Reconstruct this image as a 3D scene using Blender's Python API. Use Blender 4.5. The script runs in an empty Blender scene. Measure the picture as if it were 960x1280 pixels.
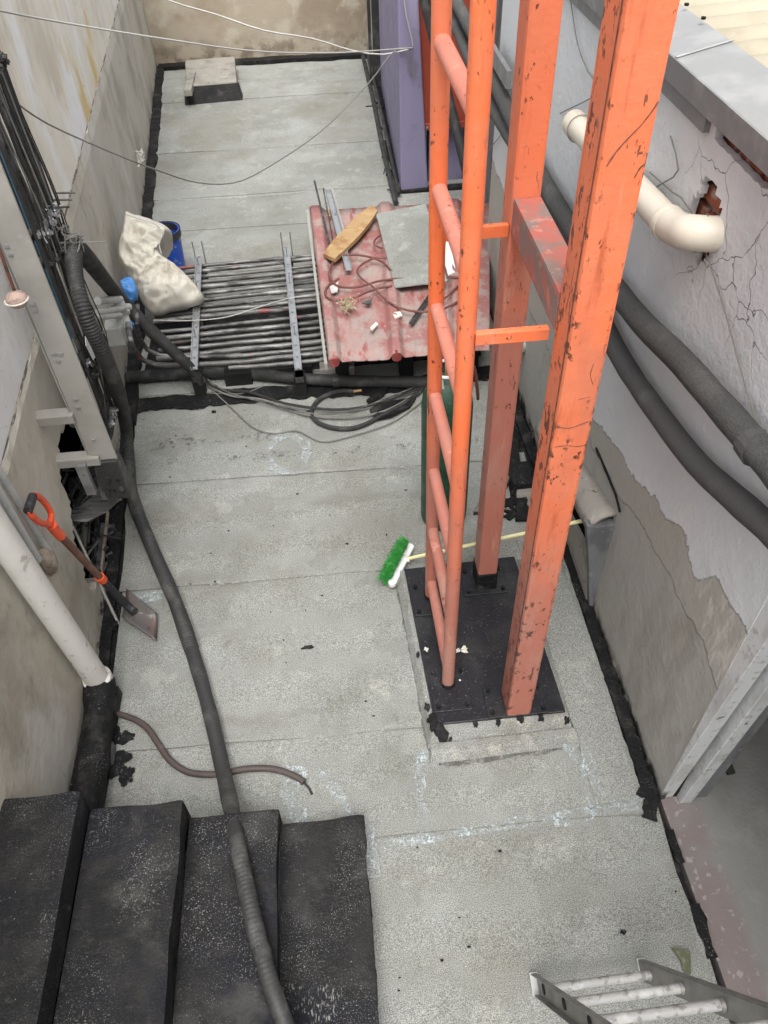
import bpy, bmesh, math, random
from mathutils import Vector, Matrix, noise
random.seed(7)
sc = bpy.context.scene
COL = sc.collection
# ------------------------------------------------------------------ camera
FPX, CXP, CYP, CAMH = 961.0, 480.0, 640.0, 3.5
up = -Vector((43, -918, -FPX)).normalized()
yc = Vector((350 - CXP, 640 + 366, -FPX)); yc = (yc - up * yc.dot(up)).normalized()
xc = yc.cross(up)
CAM = Vector((0, 0, CAMH))
M3 = Matrix((xc, yc, up))                       # camera axes -> world
cd = bpy.data.cameras.new('camera'); cam = bpy.data.objects.new('camera', cd); COL.objects.link(cam)
cd.sensor_fit = 'VERTICAL'; cd.sensor_height = 24; cd.lens = FPX / 1280 * 24
cd.clip_start = 0.02; cd.clip_end = 400
cam.matrix_world = Matrix.Translation(CAM) @ M3.to_4x4()
sc.camera = cam
# ------------------------------------------------------------------ sky and sun
SUN = Vector((-0.03, -0.44, 0.90)).normalized()
w = bpy.data.worlds.new('World'); sc.world = w; w.use_nodes = True
nt = w.node_tree; bg = nt.nodes['Background']
sky = nt.nodes.new('ShaderNodeTexSky'); sky.sky_type = 'NISHITA'; sky.sun_disc = False
sky.sun_elevation = math.asin(SUN.z); sky.sun_rotation = math.atan2(SUN.x, SUN.y)
sky.air_density = 1.0; sky.dust_density = 5.0; sky.ozone_density = 0.6
hs = nt.nodes.new('ShaderNodeHueSaturation'); hs.inputs['Saturation'].default_value = 0.22
nt.links.new(sky.outputs[0], hs.inputs['Color']); nt.links.new(hs.outputs[0], bg.inputs[0]); bg.inputs[1].default_value = 0.15
sl = bpy.data.lights.new('sun', 'SUN'); sl.energy = 0.85; sl.angle = math.radians(35); sl.color = (1, .965, .91)
so = bpy.data.objects.new('sun', sl); COL.objects.link(so)
so.rotation_euler = SUN.to_track_quat('Z', 'Y').to_euler()
sc.view_settings.view_transform = 'Standard'; sc.view_settings.look = 'None'
sc.view_settings.exposure = 1.05; sc.view_settings.gamma = 1

# ------------------------------------------------------------------ pixel -> place calculator
def ray(u, v): return M3 @ Vector((u - CXP, CYP - v, -FPX))
def Z(u, v, z=0.0): r = ray(u, v); return CAM + r * ((z - CAMH) / r.z)
def PX(u, v, x): r = ray(u, v); return CAM + r * (x / r.x)
def PY(u, v, y): r = ray(u, v); return CAM + r * (y / r.y)
LD = Vector((-0.83, 10.385, 0)).normalized(); LNV = Vector((LD.y, -LD.x, 0)); LP0 = Vector((-1.42, 2.4, 0))
def PL(u, v, off=0.0):
    r = ray(u, v); p = LP0 + LNV * off; return CAM + r * ((p - CAM).dot(LNV) / r.dot(LNV))
def lw(y, off=0.0, z=0.0):                       # point on the left wall
    x = -1.42 - 0.0799 * (y - 2.4) if y > 2.4 else -1.42
    return Vector((x + off, y, z))
def nz(x, y=0, z=0, s=1.0): return noise.noise(Vector((x * s, y * s, z * s)))

# ------------------------------------------------------------------ materials
def mat(name, base, layers=(), rough=.8, bump=.2, bscale=60, metal=0, spec=.4, coat=0, fine=None, alpha=None, rlo=None):
    m = bpy.data.materials.new(name); m.use_nodes = True; n = m.node_tree.nodes; l = m.node_tree.links
    b = n['Principled BSDF']; geo = n.new('ShaderNodeNewGeometry'); sep = n.new('ShaderNodeSeparateXYZ')
    l.new(geo.outputs['Position'], sep.inputs[0])
    def nzn(scale, detail=4, stretch=None, rgh=.55, kind='noise', off=0):
        mp = n.new('ShaderNodeMapping'); l.new(geo.outputs['Position'], mp.inputs[0])
        if stretch: mp.inputs['Scale'].default_value = stretch
        mp.inputs['Location'].default_value = (off, off * .7, off * .3)
        if kind == 'noise':
            t = n.new('ShaderNodeTexNoise'); t.inputs['Scale'].default_value = scale
            t.inputs['Detail'].default_value = detail; t.inputs['Roughness'].default_value = rgh
            l.new(mp.outputs[0], t.inputs['Vector']); return t.outputs['Fac']
        t = n.new('ShaderNodeTexVoronoi'); t.inputs['Scale'].default_value = scale
        if kind == 'crack': t.feature = 'DISTANCE_TO_EDGE'
        # wobble
        t2 = n.new('ShaderNodeTexNoise'); t2.inputs['Scale'].default_value = scale * 2; t2.inputs['Detail'].default_value = 3
        l.new(mp.outputs[0], t2.inputs['Vector'])
        mx = n.new('ShaderNodeVectorMath'); mx.operation = 'MULTIPLY_ADD'
        l.new(t2.outputs['Color'], mx.inputs[0]); mx.inputs[1].default_value = (.5 / scale,) * 3; l.new(mp.outputs[0], mx.inputs[2])
        l.new(mx.outputs[0], t.inputs['Vector']); return t.outputs['Distance']
    def rng(sock, lo, hi, a=0, bb=1):
        r = n.new('ShaderNodeMapRange'); r.interpolation_type = 'SMOOTHSTEP'
        l.new(sock, r.inputs[0]); r.inputs[1].default_value = lo; r.inputs[2].default_value = hi
        r.inputs[3].default_value = a; r.inputs[4].default_value = bb; return r.outputs[0]
    def mth(op, a, c):
        x = n.new('ShaderNodeMath'); x.operation = op
        for i, s in enumerate((a, c)):
            if isinstance(s, (int, float)): x.inputs[i].default_value = s
            else: l.new(s, x.inputs[i])
        return x.outputs[0]
    cur = n.new('ShaderNodeRGB'); cur.outputs[0].default_value = (*base, 1); cur = cur.outputs[0]
    if fine:                                      # fine grain: (scale, amount)
        f = nzn(fine[0], 2, rgh=.7); f = rng(f, .32, .68, 1 - fine[1], 1 + fine[1])
    facs = []
    for k, L in enumerate(layers):
        s = nzn(L.get('scale', 3), L.get('detail', 5), L.get('stretch'), L.get('rgh', .6), L.get('kind', 'noise'), L.get('off', k * 3.1))
        fac = rng(s, L.get('lo', .45), L.get('hi', .6))
        for (ax, lo, hi) in L.get('masks', ()):
            src = sep.outputs[ax]
            if L.get('wob'):
                wn = nzn(L.get('wobs', 4), 5, off=9.1 + k); src = mth('ADD', src, mth('MULTIPLY', mth('SUBTRACT', wn, .5), L['wob']))
            fac = mth('MULTIPLY', fac, rng(src, lo, hi))
        if 'curve' in L:                          # z below a boundary given along y: [(y, z)...]
            pts = L['curve']; y0, y1 = pts[0][0], pts[-1][0]; zm = 2.0
            rp = n.new('ShaderNodeValToRGB'); cr = rp.color_ramp
            l.new(rng_lin(n, l, sep.outputs[1], y0, y1), rp.inputs[0])
            while len(cr.elements) < len(pts): cr.elements.new(.5)
            for e, (yy, zz) in zip(cr.elements, pts): e.position = (yy - y0) / (y1 - y0)
            for e, (yy, zz) in zip(cr.elements, pts): e.color = (zz / zm,) * 3 + (1,)
            zb = mth('MULTIPLY', rp.outputs[0], zm)
            wn = nzn(L.get('wobs', 9), 9, off=4.4 + k, stretch=L.get('wstretch'), rgh=.68); zb = mth('ADD', zb, mth('MULTIPLY', mth('SUBTRACT', wn, .5), L.get('wobble', .12)))
            d = mth('SUBTRACT', zb, sep.outputs[2]); fac = mth('MULTIPLY', fac, rng(d, -L.get('soft', .006), L.get('soft', .006)))
        if 'mod' in L: fac = mth('MULTIPLY', fac, rng(nzn(L['mod'][0], 4, off=17.3 + k), L['mod'][1], L['mod'][2]))
        fac = mth('MULTIPLY', fac, L.get('amt', 1.0))
        mx = n.new('ShaderNodeMix'); mx.data_type = 'RGBA'
        l.new(fac, mx.inputs[0]); l.new(cur, mx.inputs[6]); mx.inputs[7].default_value = (*L['col'], 1); cur = mx.outputs[2]
        facs.append((fac, L.get('h', 0)))
    if fine:
        vm = n.new('ShaderNodeVectorMath'); vm.operation = 'SCALE'; l.new(cur, vm.inputs[0]); l.new(f, vm.inputs['Scale']); cur = vm.outputs[0]
    l.new(cur, b.inputs['Base Color'])
    if rlo is None: rlo = max(rough - .12, .05)
    l.new(rng(nzn(9, 4, off=7), .3, .7, rlo, min(rough + .08, 1)), b.inputs['Roughness'])
    b.inputs['Metallic'].default_value = metal; b.inputs['Specular IOR Level'].default_value = spec
    b.inputs['Coat Weight'].default_value = coat
    h = nzn(bscale, 6, rgh=.65)
    for fac, hh in facs:
        if hh: h = mth('ADD', h, mth('MULTIPLY', fac, hh))
    if fine: h = mth('ADD', h, mth('MULTIPLY', f, .5))
    bp = n.new('ShaderNodeBump'); bp.inputs['Strength'].default_value = bump; bp.inputs['Distance'].default_value = .01
    l.new(h, bp.inputs['Height']); l.new(bp.outputs[0], b.inputs['Normal'])
    if alpha:                                     # thin broken coating: holes where the noise is low
        a = rng(nzn(alpha[0], 6, rgh=.75, off=2), alpha[1], alpha[2])
        l.new(mth('MULTIPLY', a, alpha[3] if len(alpha) > 3 else 1.0), b.inputs['Alpha'])
    return m
def rng_lin(n, l, sock, lo, hi):
    r = n.new('ShaderNodeMapRange'); l.new(sock, r.inputs[0]); r.inputs[1].default_value = lo; r.inputs[2].default_value = hi; return r.outputs[0]
D = dict
MT = {}
MT['membrane'] = mat('granule_membrane', (.315, .325, .303), [
    D(col=(.21, .215, .19), scale=.9, lo=.42, hi=.66, amt=.55), D(col=(.20, .195, .165), scale=2.6, lo=.56, hi=.60, amt=.28, off=81), D(col=(.40, .405, .38), scale=2.1, lo=.60, hi=.63, amt=.3, off=91), D(col=(.375, .39, .37), scale=1.7, lo=.5, hi=.7, amt=.6),
    D(col=(.21, .20, .17), scale=3.5, stretch=(.35, 1, 1), lo=.56, hi=.74, amt=.55, off=5),
    D(col=(.17, .16, .14), scale=14, lo=.60, hi=.72, amt=.6, mod=(1.6, .5, .62)), D(col=(.44, .44, .40), scale=6, lo=.58, hi=.7, amt=.5, off=33), D(col=(.22, .205, .165), scale=.55, lo=.52, hi=.62, amt=.45, off=51), D(col=(.05, .05, .05), scale=38, lo=.74, hi=.78, amt=.8, off=2)],
    rough=.95, bump=.6, bscale=240, fine=(250, .5), spec=.15)
MT['pale_membrane'] = mat('pale_granule_membrane', (.40, .41, .39), [D(col=(.30, .29, .245), scale=4, lo=.45, hi=.65, amt=.8), D(col=(.56, .55, .50), scale=9, lo=.52, hi=.66, amt=.6), D(col=(.10, .098, .085), scale=14, lo=.60, hi=.68, amt=.7, masks=[(2, .035, .012)], wob=.02, wobs=12)], rough=.95, bump=.9, bscale=90, fine=(240, .5), spec=.15)
MT['tar'] = mat('black_bitumen', (.007, .007, .0075), [D(col=(.022, .021, .020), scale=20, lo=.55, hi=.7), D(col=(.06, .058, .052), scale=7, lo=.54, hi=.70, amt=.6, off=9), D(col=(.25, .25, .23), scale=150, lo=.60, hi=.66, amt=.8, mod=(6, .45, .62))],
    rough=.6, bump=.9, bscale=45, spec=.25)
MT['stair'] = mat('bitumen_coated_tread', (.013, .013, .0135), [
    D(col=(.026, .0255, .025), scale=5, lo=.45, hi=.65), D(col=(.04, .038, .035), scale=26, stretch=(1, 2, 1), lo=.54, hi=.7, amt=.7),
    D(col=(.010, .010, .015), scale=2.2, lo=.5, hi=.6, amt=.8, off=4),
    D(col=(.075, .073, .068), scale=3.3, lo=.52, hi=.72, amt=.7, off=61), D(col=(.34, .34, .33), scale=210, detail=2, lo=.60, hi=.67, amt=.85, mod=(3.2, .42, .66)), D(col=(.45, .45, .43), scale=110, detail=3, lo=.68, hi=.72, amt=.8, off=8, mod=(4.5, .45, .65)),
    D(col=(.34, .34, .32), scale=55, stretch=(3, .8, 1), lo=.54, hi=.62, amt=.7, off=3, mod=(3.5, .64, .70))],
    rough=.62, bump=.9, bscale=110, spec=.3)
MT['plate'] = mat('bitumen_coated_steel_plate', (.009, .009, .012), [D(col=(.022, .022, .022), scale=6, lo=.45, hi=.7), D(col=(.35, .35, .33), scale=130, detail=2, lo=.69, hi=.73, amt=.7)],
    rough=.42, bump=.3, bscale=60, spec=.5)
MT['patch'] = mat('blue_grey_sealing_dust', (.47, .52, .53), rough=.95, bump=.4, bscale=200, fine=(150, .5), alpha=(17, .40, .68, .8))
MT['seamdust'] = mat('pale_seam_dust', (.47, .48, .455), rough=.95, bump=.3, bscale=200, fine=(160, .4), alpha=(24, .42, .66, .55))
MT['footshade'] = mat('dark_foot_shade', (.115, .112, .098), rough=.95, bump=.3, bscale=200, alpha=(14, .34, .60, .8))  # shade at the plinth foot painted as a dark broken coating
MT['darkdirt_shade'] = mat('dark_seam_dirt_and_shade', (.10, .098, .085), rough=.95, bump=.3, bscale=200, alpha=(20, .50, .66, .6))
YB = [(1.2, 1.34), (1.48, 1.31), (1.63, 1.29), (1.74, 1.17), (1.93, 1.21), (2.13, 1.17), (2.34, 1.09), (2.54, 1.05), (2.76, 1.0), (3.0, .93), (3.4, .95), (4.2, 1.0), (6, 1.15)]
YI = [(1.2, .98), (1.47, .98), (1.55, 1.03), (1.73, .98), (1.91, .99), (2.18, .94), (2.5, .85), (3, .8), (4, .75), (6, .7)]
MT['rwall'] = mat('grey_painted_render', (.62, .635, .64), [
    D(col=(.53, .54, .545), scale=1.2, lo=.45, hi=.7, amt=.6), D(col=(.68, .67, .66), scale=4, stretch=(1, 1, .3), lo=.5, hi=.7, amt=.5),
    D(col=(.45, .40, .33), scale=2.5, lo=.58, hi=.75, amt=.5, masks=[(1, 2.5, 2.0)]),
    D(col=(.385, .37, .33), scale=50, lo=0, hi=.01, curve=YB, wobble=.20, wobs=7, wstretch=(1, 1, .5), h=-1.5),
    D(col=(.52, .50, .45), scale=14, stretch=(1, 1.6, .45), lo=.50, hi=.62, curve=YB, wobble=.05, amt=.9, masks=[(1, 1.95, 1.6)]),
    D(col=(.38, .37, .34), scale=50, lo=0, hi=.01, curve=YI, wobble=.16, wobs=5, wstretch=(1, 1, .4), h=-1),
    D(col=(.28, .265, .225), scale=2.6, stretch=(1, 1.4, .6), lo=.45, hi=.66, curve=YI, wobble=.1, amt=.75),
    D(col=(.40, .385, .345), scale=4, stretch=(1, 1.6, .5), lo=.56, hi=.68, curve=YI, wobble=.1, amt=.6, off=21),
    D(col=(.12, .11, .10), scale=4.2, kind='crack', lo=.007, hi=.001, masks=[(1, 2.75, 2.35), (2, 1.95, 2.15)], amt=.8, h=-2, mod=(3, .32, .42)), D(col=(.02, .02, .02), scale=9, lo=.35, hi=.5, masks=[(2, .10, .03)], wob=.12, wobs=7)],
    rough=.8, bump=.75, bscale=22, spec=.3)
MT['lupper'] = mat('cream_weathered_paint', (.74, .70, .60), [
    D(col=(.56, .50, .40), scale=1.3, stretch=(1, 1, .75), lo=.46, hi=.64, amt=.85), D(col=(.80, .80, .78), scale=.9, stretch=(1, 1.2, .5), lo=.50, hi=.60, amt=.95, off=6),
    D(col=(.56, .50, .40), scale=9, stretch=(1, 1, .6), lo=.5, hi=.7, amt=.35), D(col=(.60, .42, .12), scale=1.5, stretch=(1, 1.1, .6), lo=.56, hi=.70, amt=.8, off=14), D(col=(.30, .23, .14), scale=1.8, stretch=(1, 1.1, .6), lo=.60, hi=.74, amt=.5, off=25),
    D(col=(.72, .72, .71), scale=50, lo=0, hi=.01, masks=[(1, 3.15, 2.9)], wob=.2),
    D(col=(.2, .19, .17), scale=3.5, kind='crack', lo=.005, hi=.001, amt=.5, h=-1, mod=(1.2, .5, .6))],
    rough=.85, bump=.5, bscale=12, spec=.3)
MT['llower'] = mat('beige_grey_plaster', (.48, .45, .38), [
    D(col=(.31, .29, .235), scale=1.5, stretch=(1, 1, .8), lo=.44, hi=.64, amt=.85), D(col=(.54, .53, .49), scale=1.6, stretch=(1, 1.1, .6), lo=.52, hi=.66, amt=.75, off=6),
    D(col=(.46, .33, .26), scale=4, lo=.6, hi=.74, amt=.45), D(col=(.20, .185, .15), scale=4, stretch=(1, 1, .8), lo=.58, hi=.74, amt=.5, off=11), D(col=(.24, .22, .18), scale=13, lo=.60, hi=.72, amt=.4, off=31),
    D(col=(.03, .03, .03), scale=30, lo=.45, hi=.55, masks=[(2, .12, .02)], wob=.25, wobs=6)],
    rough=.88, bump=.5, bscale=20, spec=.3)
MT['farwall'] = mat('brown_beige_render', (.37, .32, .245), [
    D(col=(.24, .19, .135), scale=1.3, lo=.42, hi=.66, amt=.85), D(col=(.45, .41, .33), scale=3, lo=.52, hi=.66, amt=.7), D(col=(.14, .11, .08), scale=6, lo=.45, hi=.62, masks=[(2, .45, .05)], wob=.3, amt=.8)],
    rough=.9, bump=.5, bscale=20)
MT['purple'] = mat('purple_grey_paint', (.215, .195, .30), [D(col=(.29, .27, .37), scale=2, stretch=(1, 1, .3), lo=.48, hi=.66, amt=.7), D(col=(.14, .125, .17), scale=5, lo=.55, hi=.7, amt=.6), D(col=(.4, .38, .42), scale=30, lo=.68, hi=.72, amt=.6)],
    rough=.7, bump=.25, bscale=25)
MT['redplate'] = mat('dark_red_sheet_steel', (.30, .055, .03), [D(col=(.2, .04, .03), scale=4, lo=.5, hi=.65, amt=.6)], rough=.6, bump=.1, metal=0)
def chips(f0, f1): return [D(col=(.64, .215, .12), scale=1.3, lo=.40, hi=.66, amt=.75, off=71), D(col=(.66, .165, .075), scale=2.6, stretch=(1, 1, .35), lo=.45, hi=.65, amt=.6, off=3),
      D(col=(.46, .14, .085), scale=3.2, stretch=(1, 1, .3), lo=.52, hi=.68, amt=.55, off=13),
      D(col=(.37, .145, .11), scale=50, lo=0, hi=.01, masks=[(2, f1, f0)], wob=1.3, wobs=3, amt=.9), D(col=(.42, .27, .22), scale=3, stretch=(2, 2, .6), lo=.46, hi=.68, amt=.45, off=55, masks=[(2, f1 + .3, f0)]),  # duller towards the foot: faded paint and shade both put into the colour
      D(col=(.07, .03, .022), scale=42, stretch=(1, 1, .55), lo=.60, hi=.63, amt=.9, h=-1.2, mod=(4.5, .52, .6)),
      D(col=(.10, .035, .02), scale=85, stretch=(1, 1, .4), lo=.62, hi=.65, amt=.9, off=8, h=-1, mod=(7, .5, .6)),
      D(col=(.09, .035, .022), scale=7, stretch=(3.4, 3.4, .5), lo=.675, hi=.69, amt=.8, off=31, h=-1),
      D(col=(.36, .075, .03), scale=9, stretch=(2.5, 2.5, .25), lo=.56, hi=.72, amt=.65, off=17), D(col=(.55, .30, .20), scale=14, stretch=(2, 2, .3), lo=.60, hi=.74, amt=.5, off=27)]
CH = chips(.7, 2.0)
MT['orange_near'] = mat('orange_enamel_worn_edges', (.78, .165, .052), CH + [
    D(col=(.07, .03, .022), scale=30, stretch=(1, 1, .6), lo=.56, hi=.575, masks=[(0, .684, .662)], wob=.03, wobs=20, off=41, h=-1, amt=.9, mod=(5, .42, .54)),
    D(col=(.07, .03, .022), scale=34, stretch=(1, 1, .6), lo=.56, hi=.575, masks=[(0, .758, .772)], wob=.02, wobs=20, off=47, h=-1, amt=.9, mod=(5, .42, .54))], rough=.5, bump=.35, bscale=18, spec=.4)
MT['orange_far'] = mat('orange_enamel_dulled', (.72, .17, .07), chips(1.5, 2.5), rough=.55, bump=.35, bscale=18, spec=.35)
MT['orange'] = mat('orange_enamel_chipped', (.78, .165, .052), CH, rough=.5, bump=.35, bscale=18, spec=.4)
MT['pink'] = mat('faded_pink_primer', (.60, .21, .145), CH[3:6] + [D(col=(.46, .17, .13), scale=8, lo=.5, hi=.7, amt=.6), D(col=(.66, .32, .25), scale=12, lo=.58, hi=.7, amt=.6, off=5)], rough=.65, bump=.35, bscale=20)
MT['dusty_red'] = mat('dust_streaked_red_paint', (.40, .12, .09), [D(col=(.20, .16, .14), scale=9, lo=.42, hi=.55, amt=.9), D(col=(.52, .24, .19), scale=16, lo=.58, hi=.66, amt=.6)], rough=.8, bump=.4)
MT['sheetred'] = mat('faded_red_roof_sheet', (.27, .115, .105), [
    D(col=(.33, .235, .215), scale=3.2, stretch=(1.6, .6, 1), lo=.45, hi=.62, amt=.85), D(col=(.30, .26, .235), scale=7, lo=.48, hi=.62, amt=.75, off=3), D(col=(.26, .05, .05), scale=5, stretch=(2, .6, 1), lo=.58, hi=.68, amt=.8, off=12),
    D(col=(.55, .5, .47), scale=55, lo=.66, hi=.70, amt=.8)], rough=.75, bump=.3, bscale=40)
MT['capred'] = mat('rib_end_red', (.19, .035, .03), [D(col=(.36, .10, .09), scale=12, lo=.5, hi=.7)], rough=.6)
MT['galv'] = mat('galvanised_steel', (.46, .47, .48), [D(col=(.30, .31, .32), scale=14, lo=.5, hi=.65, amt=.7), D(col=(.12, .12, .12), scale=30, lo=.6, hi=.68, amt=.7)], rough=.42, bump=.15, metal=.75)
MT['strip'] = mat('grey_tray_steel', (.36, .35, .32), [D(col=(.28, .27, .24), scale=4, lo=.45, hi=.7, amt=.7), D(col=(.44, .43, .40), scale=12, lo=.6, hi=.72, amt=.5)], rough=.6, bump=.12, metal=.25)
MT['conduit'] = mat('dirty_steel_conduit', (.12, .118, .113), [
    D(col=(.30, .30, .29), scale=8, stretch=(.4, 3, 1), lo=.50, hi=.66, amt=.8), D(col=(.03, .03, .03), scale=10, stretch=(.5, 3, 1), lo=.50, hi=.62, amt=.9, off=4),
    D(col=(.30, .05, .05), scale=2.2, stretch=(1, 2.2, 1), lo=.63, hi=.66, amt=.6, off=10), D(col=(.5, .5, .48), scale=90, lo=.67, hi=.70, amt=.8)], rough=.5, bump=.35, metal=.3)
MT['conduitd'] = mat('dark_steel_conduit', (.045, .044, .043), [D(col=(.16, .16, .155), scale=12, stretch=(1, 1, .3), lo=.52, hi=.66, amt=.7), D(col=(.02, .02, .02), scale=20, lo=.55, hi=.65)], rough=.5, bump=.3, metal=.3)
MT['blackrub'] = mat('black_rubber_dusty', (.025, .025, .025), [D(col=(.075, .075, .072), scale=10, lo=.5, hi=.68, amt=.7), D(col=(.02, .02, .02), scale=25, lo=.55, hi=.7)], rough=.7, bump=.4, bscale=80)
MT['hose'] = mat('grey_black_corrugated_hose', (.036, .036, .036), [D(col=(.10, .098, .092), scale=6, lo=.48, hi=.66, amt=.75), D(col=(.03, .03, .03), scale=11, lo=.55, hi=.66, amt=.8)], rough=.6, bump=.3, bscale=120)
MT['foam'] = mat('grey_foam_insulation', (.08, .08, .077), [D(col=(.13, .13, .125), scale=4, lo=.5, hi=.7, amt=.6), D(col=(.09, .09, .088), scale=60, lo=.5, hi=.62, amt=.6)], rough=.95, bump=.7, bscale=140, fine=(200, .22), spec=.1)
MT['foams'] = mat('smooth_grey_insulation', (.072, .072, .071), [D(col=(.12, .12, .118), scale=5, lo=.5, hi=.7, amt=.5)], rough=.8, bump=.3, bscale=100, fine=(200, .1), spec=.2)
MT['pvc'] = mat('ivory_pvc', (.64, .59, .49), [D(col=(.50, .44, .34), scale=4, lo=.5, hi=.7, amt=.6), D(col=(.7, .68, .6), scale=9, lo=.55, hi=.7, amt=.5)], rough=.45, bump=.08)
MT['pvcw'] = mat('white_painted_pipe', (.66, .645, .60), [D(col=(.36, .33, .27), scale=18, lo=.60, hi=.68, amt=.8, h=.5), D(col=(.5, .48, .43), scale=3, lo=.5, hi=.7, amt=.5)], rough=.6, bump=.3)
MT['pvcg'] = mat('grey_pvc_fitting', (.46, .47, .45), [D(col=(.33, .33, .31), scale=15, lo=.5, hi=.7, amt=.6)], rough=.55)
MT['coping'] = mat('grey_painted_metal_coping', (.29, .295, .29), [D(col=(.37, .375, .37), scale=3.5, lo=.45, hi=.62, amt=.8), D(col=(.27, .27, .26), scale=9, lo=.58, hi=.7, amt=.5)], rough=.55, bump=.1, metal=.2)
MT['fascia'] = mat('grey_metal_fascia', (.20, .20, .20), [D(col=(.32, .32, .31), scale=6, lo=.5, hi=.7, amt=.6)], rough=.55, bump=.05, metal=.2)
MT['roofsheet'] = mat('cream_fibreglass_sheet', (.42, .38, .29), [D(col=(.36, .32, .235), scale=6, lo=.5, hi=.65, amt=.7), D(col=(.35, .31, .24), scale=14, lo=.64, hi=.72, amt=.6)], rough=.6, bump=.1)
MT['brick'] = mat('red_brick', (.33, .10, .055), [D(col=(.42, .33, .27), scale=16, lo=.5, hi=.6, amt=.8)], rough=.9, bump=.6)
MT['mortar'] = mat('broken_mortar', (.36, .31, .25), [D(col=(.22, .17, .12), scale=15, lo=.5, hi=.62, amt=.8)], rough=.95, bump=1, bscale=60)
MT['concrete'] = mat('dirty_concrete', (.27, .255, .225), [D(col=(.16, .15, .13), scale=3, lo=.45, hi=.65, amt=.8), D(col=(.36, .35, .32), scale=9, lo=.55, hi=.7, amt=.6), D(col=(.03, .03, .03), scale=14, lo=.65, hi=.70, amt=.7)], rough=.9, bump=.5)
MT['sidefloor'] = mat('grey_screed', (.215, .215, .205), [D(col=(.15, .15, .142), scale=1.8, lo=.45, hi=.65, amt=.8), D(col=(.27, .27, .255), scale=5, lo=.52, hi=.68, amt=.6),
    D(col=(.20, .16, .158), scale=3, lo=.3, hi=.5, masks=[(0, 1.50, 1.40)], wob=.08, wobs=9, amt=.85), D(col=(.34, .32, .31), scale=26, lo=.58, hi=.64, masks=[(0, 1.50, 1.40)], amt=.7, off=3)], rough=.85, bump=.3)
MT['board'] = mat('white_painted_board', (.56, .57, .57), [D(col=(.40, .40, .385), scale=10, stretch=(1, 1, .3), lo=.5, hi=.66, amt=.7), D(col=(.03, .028, .025), scale=16, lo=.585, hi=.61, amt=.95, h=-1.5, mod=(4, .50, .58)), D(col=(.30, .28, .25), scale=30, lo=.55, hi=.66, amt=.6)], rough=.7, bump=.3)
MT['hood'] = mat('stained_fibre_cement', (.33, .31, .275), [D(col=(.22, .20, .165), scale=6, lo=.45, hi=.62, amt=.8), D(col=(.42, .4, .36), scale=11, lo=.55, hi=.68, amt=.6), D(col=(.02, .02, .02), scale=15, lo=.67, hi=.69)], rough=.85, bump=.5)
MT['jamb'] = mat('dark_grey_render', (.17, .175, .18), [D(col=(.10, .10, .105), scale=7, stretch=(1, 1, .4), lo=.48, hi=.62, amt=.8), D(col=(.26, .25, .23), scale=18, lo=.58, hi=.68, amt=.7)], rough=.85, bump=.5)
MT['black'] = mat('flat_black', (.008, .008, .008), rough=.9)  # even black, also paints the dark inside the wall hole and hood opening
MT['sack'] = mat('woven_cream_sack', (.52, .495, .43), [D(col=(.36, .32, .25), scale=5, lo=.5, hi=.68, amt=.7), D(col=(.56, .53, .45), scale=9, lo=.55, hi=.7, amt=.5)], rough=.8, bump=.25, bscale=150)
MT['bluep'] = mat('blue_plastic', (.02, .075, .42), [D(col=(.25, .3, .4), scale=25, lo=.6, hi=.65, amt=.8)], rough=.4, bump=.1)
MT['bluef'] = mat('blue_film', (.07, .24, .58), [D(col=(.3, .42, .6), scale=18, lo=.55, hi=.65, amt=.6)], rough=.5, bump=.3)
MT['teal'] = mat('teal_blue_board', (.015, .19, .32), [D(col=(.06, .2, .28), scale=7, lo=.5, hi=.7)], rough=.6)
MT['green'] = mat('dark_green_enamel', (.016, .06, .034), [D(col=(.01, .03, .02), scale=9, lo=.48, hi=.64, amt=.8), D(col=(.09, .12, .10), scale=25, lo=.62, hi=.7, amt=.6)], rough=.45, bump=.2)
MT['bristle'] = mat('green_bristle', (.035, .29, .05), [D(col=(.10, .42, .10), scale=40, lo=.5, hi=.6), D(col=(.01, .16, .03), scale=60, lo=.55, hi=.65)], rough=.6, bump=.6, bscale=150)
MT['crackline'] = mat('dark_wall_crack', (.10, .09, .075), [D(col=(.30, .275, .22), scale=6, lo=.45, hi=.52)], rough=.95)
MT['bellpink'] = mat('dirty_pink_paint', (.40, .29, .24), [D(col=(.22, .17, .14), scale=25, lo=.5, hi=.62, amt=.8)], rough=.6)
MT['strawwire'] = mat('straw_wire', (.34, .27, .15), [D(col=(.5, .47, .38), scale=60, lo=.5, hi=.6)], rough=.6)
MT['white'] = mat('white_plastic', (.70, .71, .70), [D(col=(.5, .49, .45), scale=15, lo=.55, hi=.68, amt=.6)], rough=.45)
MT['stick'] = mat('pale_yellow_handle', (.68, .64, .36), [D(col=(.55, .50, .3), scale=12, lo=.55, hi=.7, amt=.5)], rough=.5)
MT['orgplastic'] = mat('orange_red_plastic', (.78, .10, .035), [D(col=(.55, .07, .04), scale=20, lo=.55, hi=.65, amt=.6)], rough=.4)
MT['grip'] = mat('black_grip', (.03, .03, .033), [D(col=(.08, .08, .08), scale=30, lo=.55, hi=.65)], rough=.6)
MT['wood'] = mat('brown_handle_wood', (.13, .065, .045), [D(col=(.20, .12, .09), scale=22, stretch=(1, 1, .3), lo=.5, hi=.64, amt=.7)], rough=.6, bump=.2)
MT['blade'] = mat('worn_shovel_steel', (.12, .11, .105), [D(col=(.16, .085, .065), scale=5, lo=.56, hi=.68, amt=.6), D(col=(.36, .35, .33), scale=22, lo=.58, hi=.68, amt=.6), D(col=(.03, .03, .03), scale=12, lo=.6, hi=.7)], rough=.45, bump=.2, metal=.45)
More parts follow.
